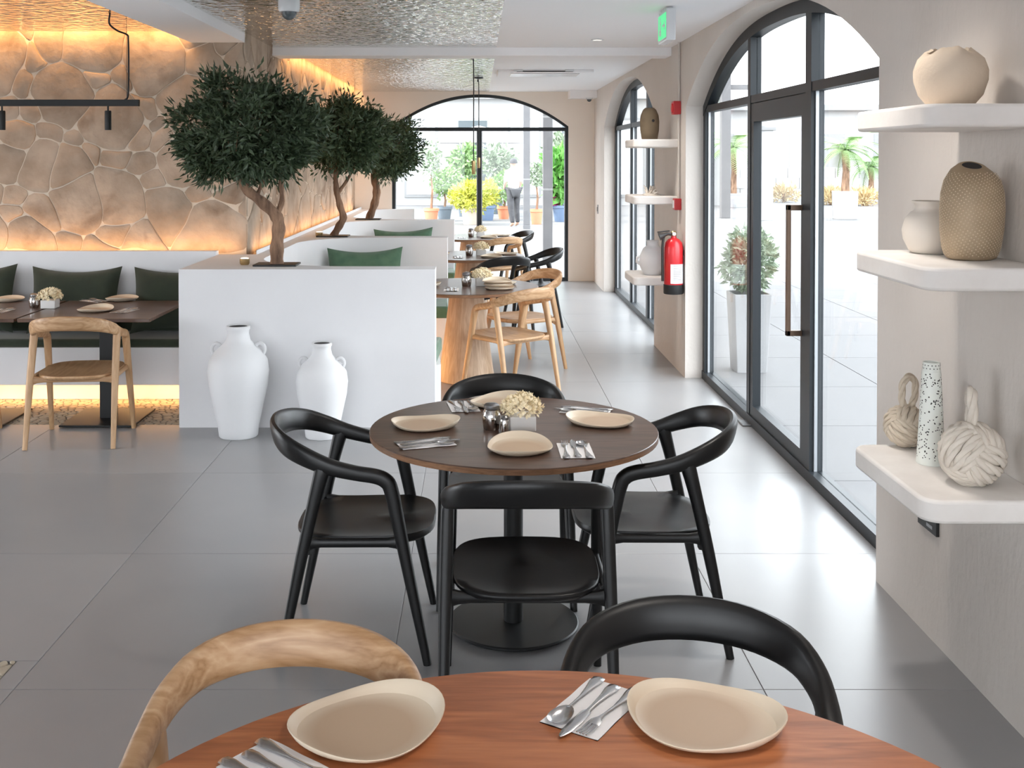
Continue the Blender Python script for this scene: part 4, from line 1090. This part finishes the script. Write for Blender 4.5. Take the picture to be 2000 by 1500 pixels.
# ================================================================== outside
ZG = -.03
gr = struct('ground', MB().box(-60, 90, YE+.3, 140, -.3, ZG).box(XO, 90, -30, YE+.3, -.3, ZG).box(-60, XFAR-.3, -30, YE+.3, -.3, ZG).box(XFAR-.3, XO, -30, YN-.3, -.3, ZG), 'paving', 0)
sl = MB().box(.004, 1.196, .004, 1.196, -.02, .006).mesh('paving_slab', 0)
for i in range(4):
    for j in range(10): link('paving_slab', sl, 'paving', gr, (XO+.03+i*1.2, 3.4+j*1.2, ZG))
def potted(p, label, r, h, potm, fol, fm, cat='plant', trunk=0, seed=1, leaf=.12, n=900, square=False, extra=None):
    t = thing('potted_plant', label, cat, (p[0], p[1], ZG))
    if square: ob('pot', MB().loft([[(a*r*k, b_*r*k, z) for a, b_ in ((-1, -1), (1, -1), (1, 1), (-1, 1))] for k, z in ((.8, 0), (1, h), (.9, h), (.86, h-.05))]), potm, t, 0, .01)
    else: ob('pot', MB().lathe([(r*.70, 0), (r*.74, .02), (r*.95, h-.08), (r*1.06, h-.07), (r*1.06, h), (r*.95, h), (r*.9, h-.06)], 24), potm, t)
    if trunk: ob('stem', MB().tube([(0, 0, h-.1), (.03, 0, h+trunk*.5), (0, 0, h+trunk)], [.035, .03, .02], 8), 'bark', t)
    if fol:
        o = ob('foliage', foliage(n, fol, leaf, leaf*.28, seed, .3, .25), fm, t, 0, 0, (0, 0, h+trunk+fol[2]*.75)); o['kind'] = 'stuff'
    if extra: extra(t, h)
    return t
# --- through the end window: a row of pots in front of a pale facade
YP = 29.0
def xp(u, y=YP): return (u-U0)/F*y
potted((xp(842), YP), 'orange terracotta pot with thin leafy shrub beyond the end window', .20, .40, 'terracotta', (.28, .28, .5), 'leaf_grey', seed=21, trunk=.9, n=260, leaf=.14)
potted((xp(868, YP+1.1), YP+1.1), 'dark slate pot with green shrub beyond the end window', .21, .40, 'pot_slate', (.42, .4, .45), 'leaf_green', seed=22, trunk=.35, n=700)
potted((xp(919, YP-.6), YP-.6), 'beige pot with round yellow-green bush beyond the end window', .25, .44, 'pot_beige', (.52, .5, .38), 'leaf_yellow', seed=23, n=1400, leaf=.13)
potted((xp(952, YP+1.3), YP+1.3), 'blue pot behind the window mullion beyond the end window', .21, .42, 'pot_blue', (.30, .3, .40), 'leaf_yellow', seed=24, n=600)
potted((xp(984, YP+2), YP+2), 'green shrub in a terracotta pot beside the person in white', .19, .36, 'terracotta', (.38, .38, .5), 'leaf_green', seed=25, trunk=.2, n=700)
potted((xp(1048, YP-.5), YP-.5), 'red clay pot with small shrub between the two pillars', .17, .40, 'terracotta', (.25, .25, .4), 'leaf_grey', seed=26, trunk=.6, n=320)
def pinks(t, h):
    o = ob('blossoms', foliage(220, (.22, .2, .12), .10, .05, 31, .2, .2), 'petal_pink', t, 0, 0, (-.22, 0, h+.08)); o['kind'] = 'stuff'
potted((xp(1096, YP+.7), YP+.7), 'pale blue pot with tall green fronds and pink blossoms by the window jamb', .24, .45, 'pot_blue', (.45, .4, .75), 'leaf_bright', seed=27, n=900, leaf=.30, trunk=.3, extra=pinks)
potted((xp(908, YP+3.4), YP+3.4), 'tall slim tree behind the yellow-green bush', .22, .40, 'pot_slate', (.5, .5, .55), 'leaf_green', seed=28, trunk=.75, n=700, leaf=.2)
potted((xp(968, YP+4.9), YP+4.9), 'tall pale tree behind the blue pot', .22, .40, 'pot_slate', (.65, .6, .5), 'leaf_grey', seed=29, trunk=.85, n=600, leaf=.22)
potted((xp(1100, YP+4), YP+4), 'tall grey-green tree behind the pink blossoms', .22, .40, 'pot_slate', (.6, .5, .75), 'leaf_grey', seed=30, trunk=.8, n=700, leaf=.22)
def pillar(u0_, u1_, vbase, label, top=5.5):
    y = G((u0_+u1_)/2, vbase, ZG).y; x0, x1 = xp(u0_, y), xp(u1_, y)
    t = thing('stone_pillar', label, 'pillar', ((x0+x1)/2, y, ZG)); w_ = (x1-x0)/2
    ob('shaft', MB().box(-w_, w_, -w_, w_, .10, top), 'pillar_stone', t, 0, .01); ob('plinth', MB().box(-w_*1.08, w_*1.08, -w_*1.08, w_*1.08, 0, .10), 'pillar_stone', t, 0, .01)
    for z in (1.2, 2.4, 3.6, 4.8): ob('joint_band', MB().box(-w_*1.02, w_*1.02, -w_*1.02, w_*1.02, z, z+.03), 'facade_grey', t, 0)
pillar(1060, 1079, 512, 'grey square stone pillar just outside the end window')
pillar(1022, 1035, 447, 'slimmer looking grey pillar standing farther beyond the end window')
# far facade with shop windows
t = thing('far_building', 'pale building with tall windows behind the potted plants', 'building', (0, 40, ZG))
ob('facade', MB().box(-16, 9, 0, 6, 0, 9), 'facade_white', t, 0)
for i in range(7):
    x = -6.5+i*1.9
    wn = ob('window', MB().box(x, x+1.2, -.06, .02, .3, 3.2), 'facade_grey', t, 0); ob('pane', MB().box(x+.08, x+1.12, -.075, -.06, .4, 3.1), 'window_dark' if i % 2 else 'acrylic', wn, 0)
ob('cornice', MB().box(-16, 9, -.3, 0, 3.9, 4.3), 'facade_white', t, 0)
# awning / umbrella roof shape
t = thing('garden_umbrella', 'pale grey garden umbrella beyond the potted plants', 'umbrella', (xp(935, 37.6), 37.6, ZG))
ob('canopy', MB().lathe([(1.7, 2.25), (1.68, 2.27), (.9, 2.62), (.05, 2.85)], 8), 'facade_grey', t, 0); ob('pole', MB().lathe([(.03, 0), (.03, 2.8)], 12), 'facade_grey', t); ob('foot', MB().lathe([(.3, 0), (.3, .06), (.05, .08)], 20), 'facade_grey', t)
# person among the pots
def skin_obj(name, verts, edges, radii, material, parent):
    me = bpy.data.meshes.new(name); me.from_pydata(verts, edges, []); o = link(name, me, material, parent)
    sk = o.modifiers.new('skin', 'SKIN'); sk.use_smooth_shade = True
    for i, r in enumerate(radii): me.skin_vertices[0].data[i].radius = (r, r)
    me.skin_vertices[0].data[0].use_root = True
    o.modifiers.new('sub', 'SUBSURF').levels = 2; o.modifiers['sub'].render_levels = 2
    return o
px_, py_ = xp(1003, 27.6), 27.6
t = thing('person', 'person in white shirt and dark trousers standing among the pots', 'person', (px_, py_, ZG), R(25))
V = [(0,0,.92),(0,0,1.08),(0,.0,1.30),(0,0,1.44),(0,.01,1.50),(0,.02,1.60),(0,.02,1.68),
     (.17,0,1.38),(.22,.02,1.12),(.20,.14,.92),(-.17,0,1.38),(-.22,.03,1.12),(-.19,.16,.95),
     (.09,0,.88),(.11,.06,.48),(.11,-.02,.08),(.11,.12,.03),(-.09,0,.88),(-.12,-.08,.48),(-.12,-.20,.08),(-.12,-.07,.03)]
Ed = [(0,1),(1,2),(2,3),(3,4),(4,5),(5,6),(3,7),(7,8),(8,9),(3,10),(10,11),(11,12),(0,13),(13,14),(14,15),(15,16),(0,17),(17,18),(18,19),(19,20)]
rad = [.13,.12,.14,.08,.055,.095,.08,.06,.045,.035,.06,.045,.035,.085,.06,.042,.035,.085,.06,.042,.035]
bd = skin_obj('body', V, Ed, rad, 'skin', t)
skin_obj('shirt', [V[i] for i in (0,1,2,3,7,8,10,11)], [(0,1),(1,2),(2,3),(3,4),(4,5),(3,6),(6,7)], [.165,.15,.17,.10,.085,.065,.085,.065], 'shirt', t)
skin_obj('trousers', [V[i] for i in (0,13,14,15,17,18,19)], [(0,1),(1,2),(2,3),(0,4),(4,5),(5,6)], [.15,.11,.085,.06,.11,.085,.06], 'trousers', t)
ob('hair', MB().lathe([(.07*math.cos(a)+.03, 1.62+.11*math.sin(a)) for a in (-.2, .2, .6, 1.0, 1.4)], 16, (0, .0)), 'trousers', t, 60)
# --- through the glass door
pl = G(1440, 733, ZG)
potted((2.20, 8.85), 'tall white planter with grey-green shrub outside the glass door', .15, .64, 'pot_grey', (.21, .30, .26), 'leaf_grey', seed=41, n=1500, leaf=.06, square=True, trunk=.08)
def palm(p, label, trunk_h, fr, potw, poth, seed):
    t = thing('palm_tree', label, 'palm', (p[0], p[1], ZG))
    if potw: ob('planter', MB().loft([[(a*potw*k, b_*potw*k, z) for a, b_ in ((-1, -1), (1, -1), (1, 1), (-1, 1))] for k, z in ((.92, 0), (1, poth), (.9, poth), (.88, poth-.06))]), 'pot_grey', t, 0, .015)
    ob('trunk', MB().tube([(0, 0, max(0, poth-.1)), (.03, 0, poth+trunk_h*.5), (0, 0, poth+trunk_h)], [.13, .10, .11], 10), 'bark', t, 60)
    fm = MB(); n = 9; L_ = []
    for i in range(n):
        s_ = i/(n-1); L_.append((fr*(s_*.95), 0, fr*(.50*s_-.75*s_*s_)))
    for i in range(n-1):
        for q in range(3):
            a = Vector(L_[i]).lerp(Vector(L_[i+1]), q/3); ln = fr*.30*math.sin(math.pi*min(.97, (i+q/3)/(n-1)*.85+.12))
            for sg in (-1, 1):
                tip = a+Vector((ln*.5, sg*ln*.85, -ln*.25)); fm.add([a+Vector((-.012, 0, 0)), a+Vector((.03, 0, 0)), tip], [(0, 1, 2)])
    fm.tube(L_, .012, 4); fme = fm.mesh('frond', 0); rnd = random.Random(seed)
    for i in range(20):
        o = link('frond', fme, 'leaf_green', t, (0, 0, poth+trunk_h+.02*i/20), (rnd.uniform(-.1, .1), R(-40+i*4.2), i*2.4)); o.scale = [rnd.uniform(.8, 1.1)]*3
def gx(u, v): p = G(u, v, ZG); return (p.x, p.y)
palm(gx(1650, 428), 'palm tree in a square white planter across the plaza', 1.15, 1.15, .29, .80, 1)
palm(gx(1700, 398), 'bushy palm behind the square white planter', 1.1, 1.2, .34, .30, 2)
palm(gx(1432, 405), 'palm tree beyond the grey lamp column', 1.6, 1.5, .4, .5, 3)
def bush(u, v, label, r, m_, seed, n=500, leaf=.22):
    p = gx(u, v); t = thing('bush', label, 'bush', (p[0], p[1], ZG)); ob('stems', MB().tube([(0, 0, 0), (0, 0, r*.8)], .05, 6), 'bark', t)
    o = ob('foliage', foliage(n, (r, r, r*.6), leaf, leaf*.15, seed, .2, .2, .8), m_, t, 0, 0, (0, 0, r*.55)); o['kind'] = 'stuff'
bush(1622, 400, 'dry grass clump on one side of the white palm planter', .55, 'dry_grass', 51)
bush(1685, 402, 'dry grass clump behind the white palm planter', .55, 'dry_grass', 52)
bush(1530, 395, 'dry shrub far across the plaza', .6, 'dry_grass', 53)
# lamp column, white column, low wall, far block
p = gx(1416, 426)
t = thing('lamp_column', 'tall grey lamp column seen through the far door pane', 'lamp post', (p[0], p[1], ZG))
ob('post', MB().box(-.13, .13, -.13, .13, 0, 4.6), 'pillar_stone', t, 0, .01); ob('lamp_arm', MB().box(.13, .75, -.06, .06, 3.7, 3.85), 'pillar_stone', t, 0, .01)
p = gx(1492, 430)
t = thing('white_column', 'pale square column with dark cap seen through the glass door', 'column', (p[0], p[1], ZG))
ob('shaft', MB().box(-.2, .2, -.2, .2, 0, 2.5), 'facade_white', t, 0, .01); ob('cap', MB().box(-.26, .26, -.26, .26, 2.5, 2.64), 'facade_grey', t, 0, .01)
t = thing('low_wall', 'long low pale block wall at the far side of the plaza', 'wall', (20, 46, ZG))
for r_ in range(3):
    for i in range(22): ob('block', MB().box(-11+i*1.0+(.5 if r_ % 2 else 0)+.01, -10+i*1.0+(.5 if r_ % 2 else 0)-.01, -.2, .2, r_*.45+.006*(r_ > 0), r_*.45+.445), 'facade_white', t, 0)
t = thing('street_building', 'long pale building far across the plaza', 'building', (34, 75, ZG))
ob('walls', MB().box(-24, 24, 0, 10, 0, 5), 'facade_white', t, 0); ob('roof_slab', MB().box(-24.5, 24.5, -.6, 10, 5, 5.4), 'facade_grey', t, 0)
for i in range(12): ob('window', MB().box(-22+i*3.8, -20.2+i*3.8, -.05, .02, 1.0, 3.4), 'facade_grey', t, 0)
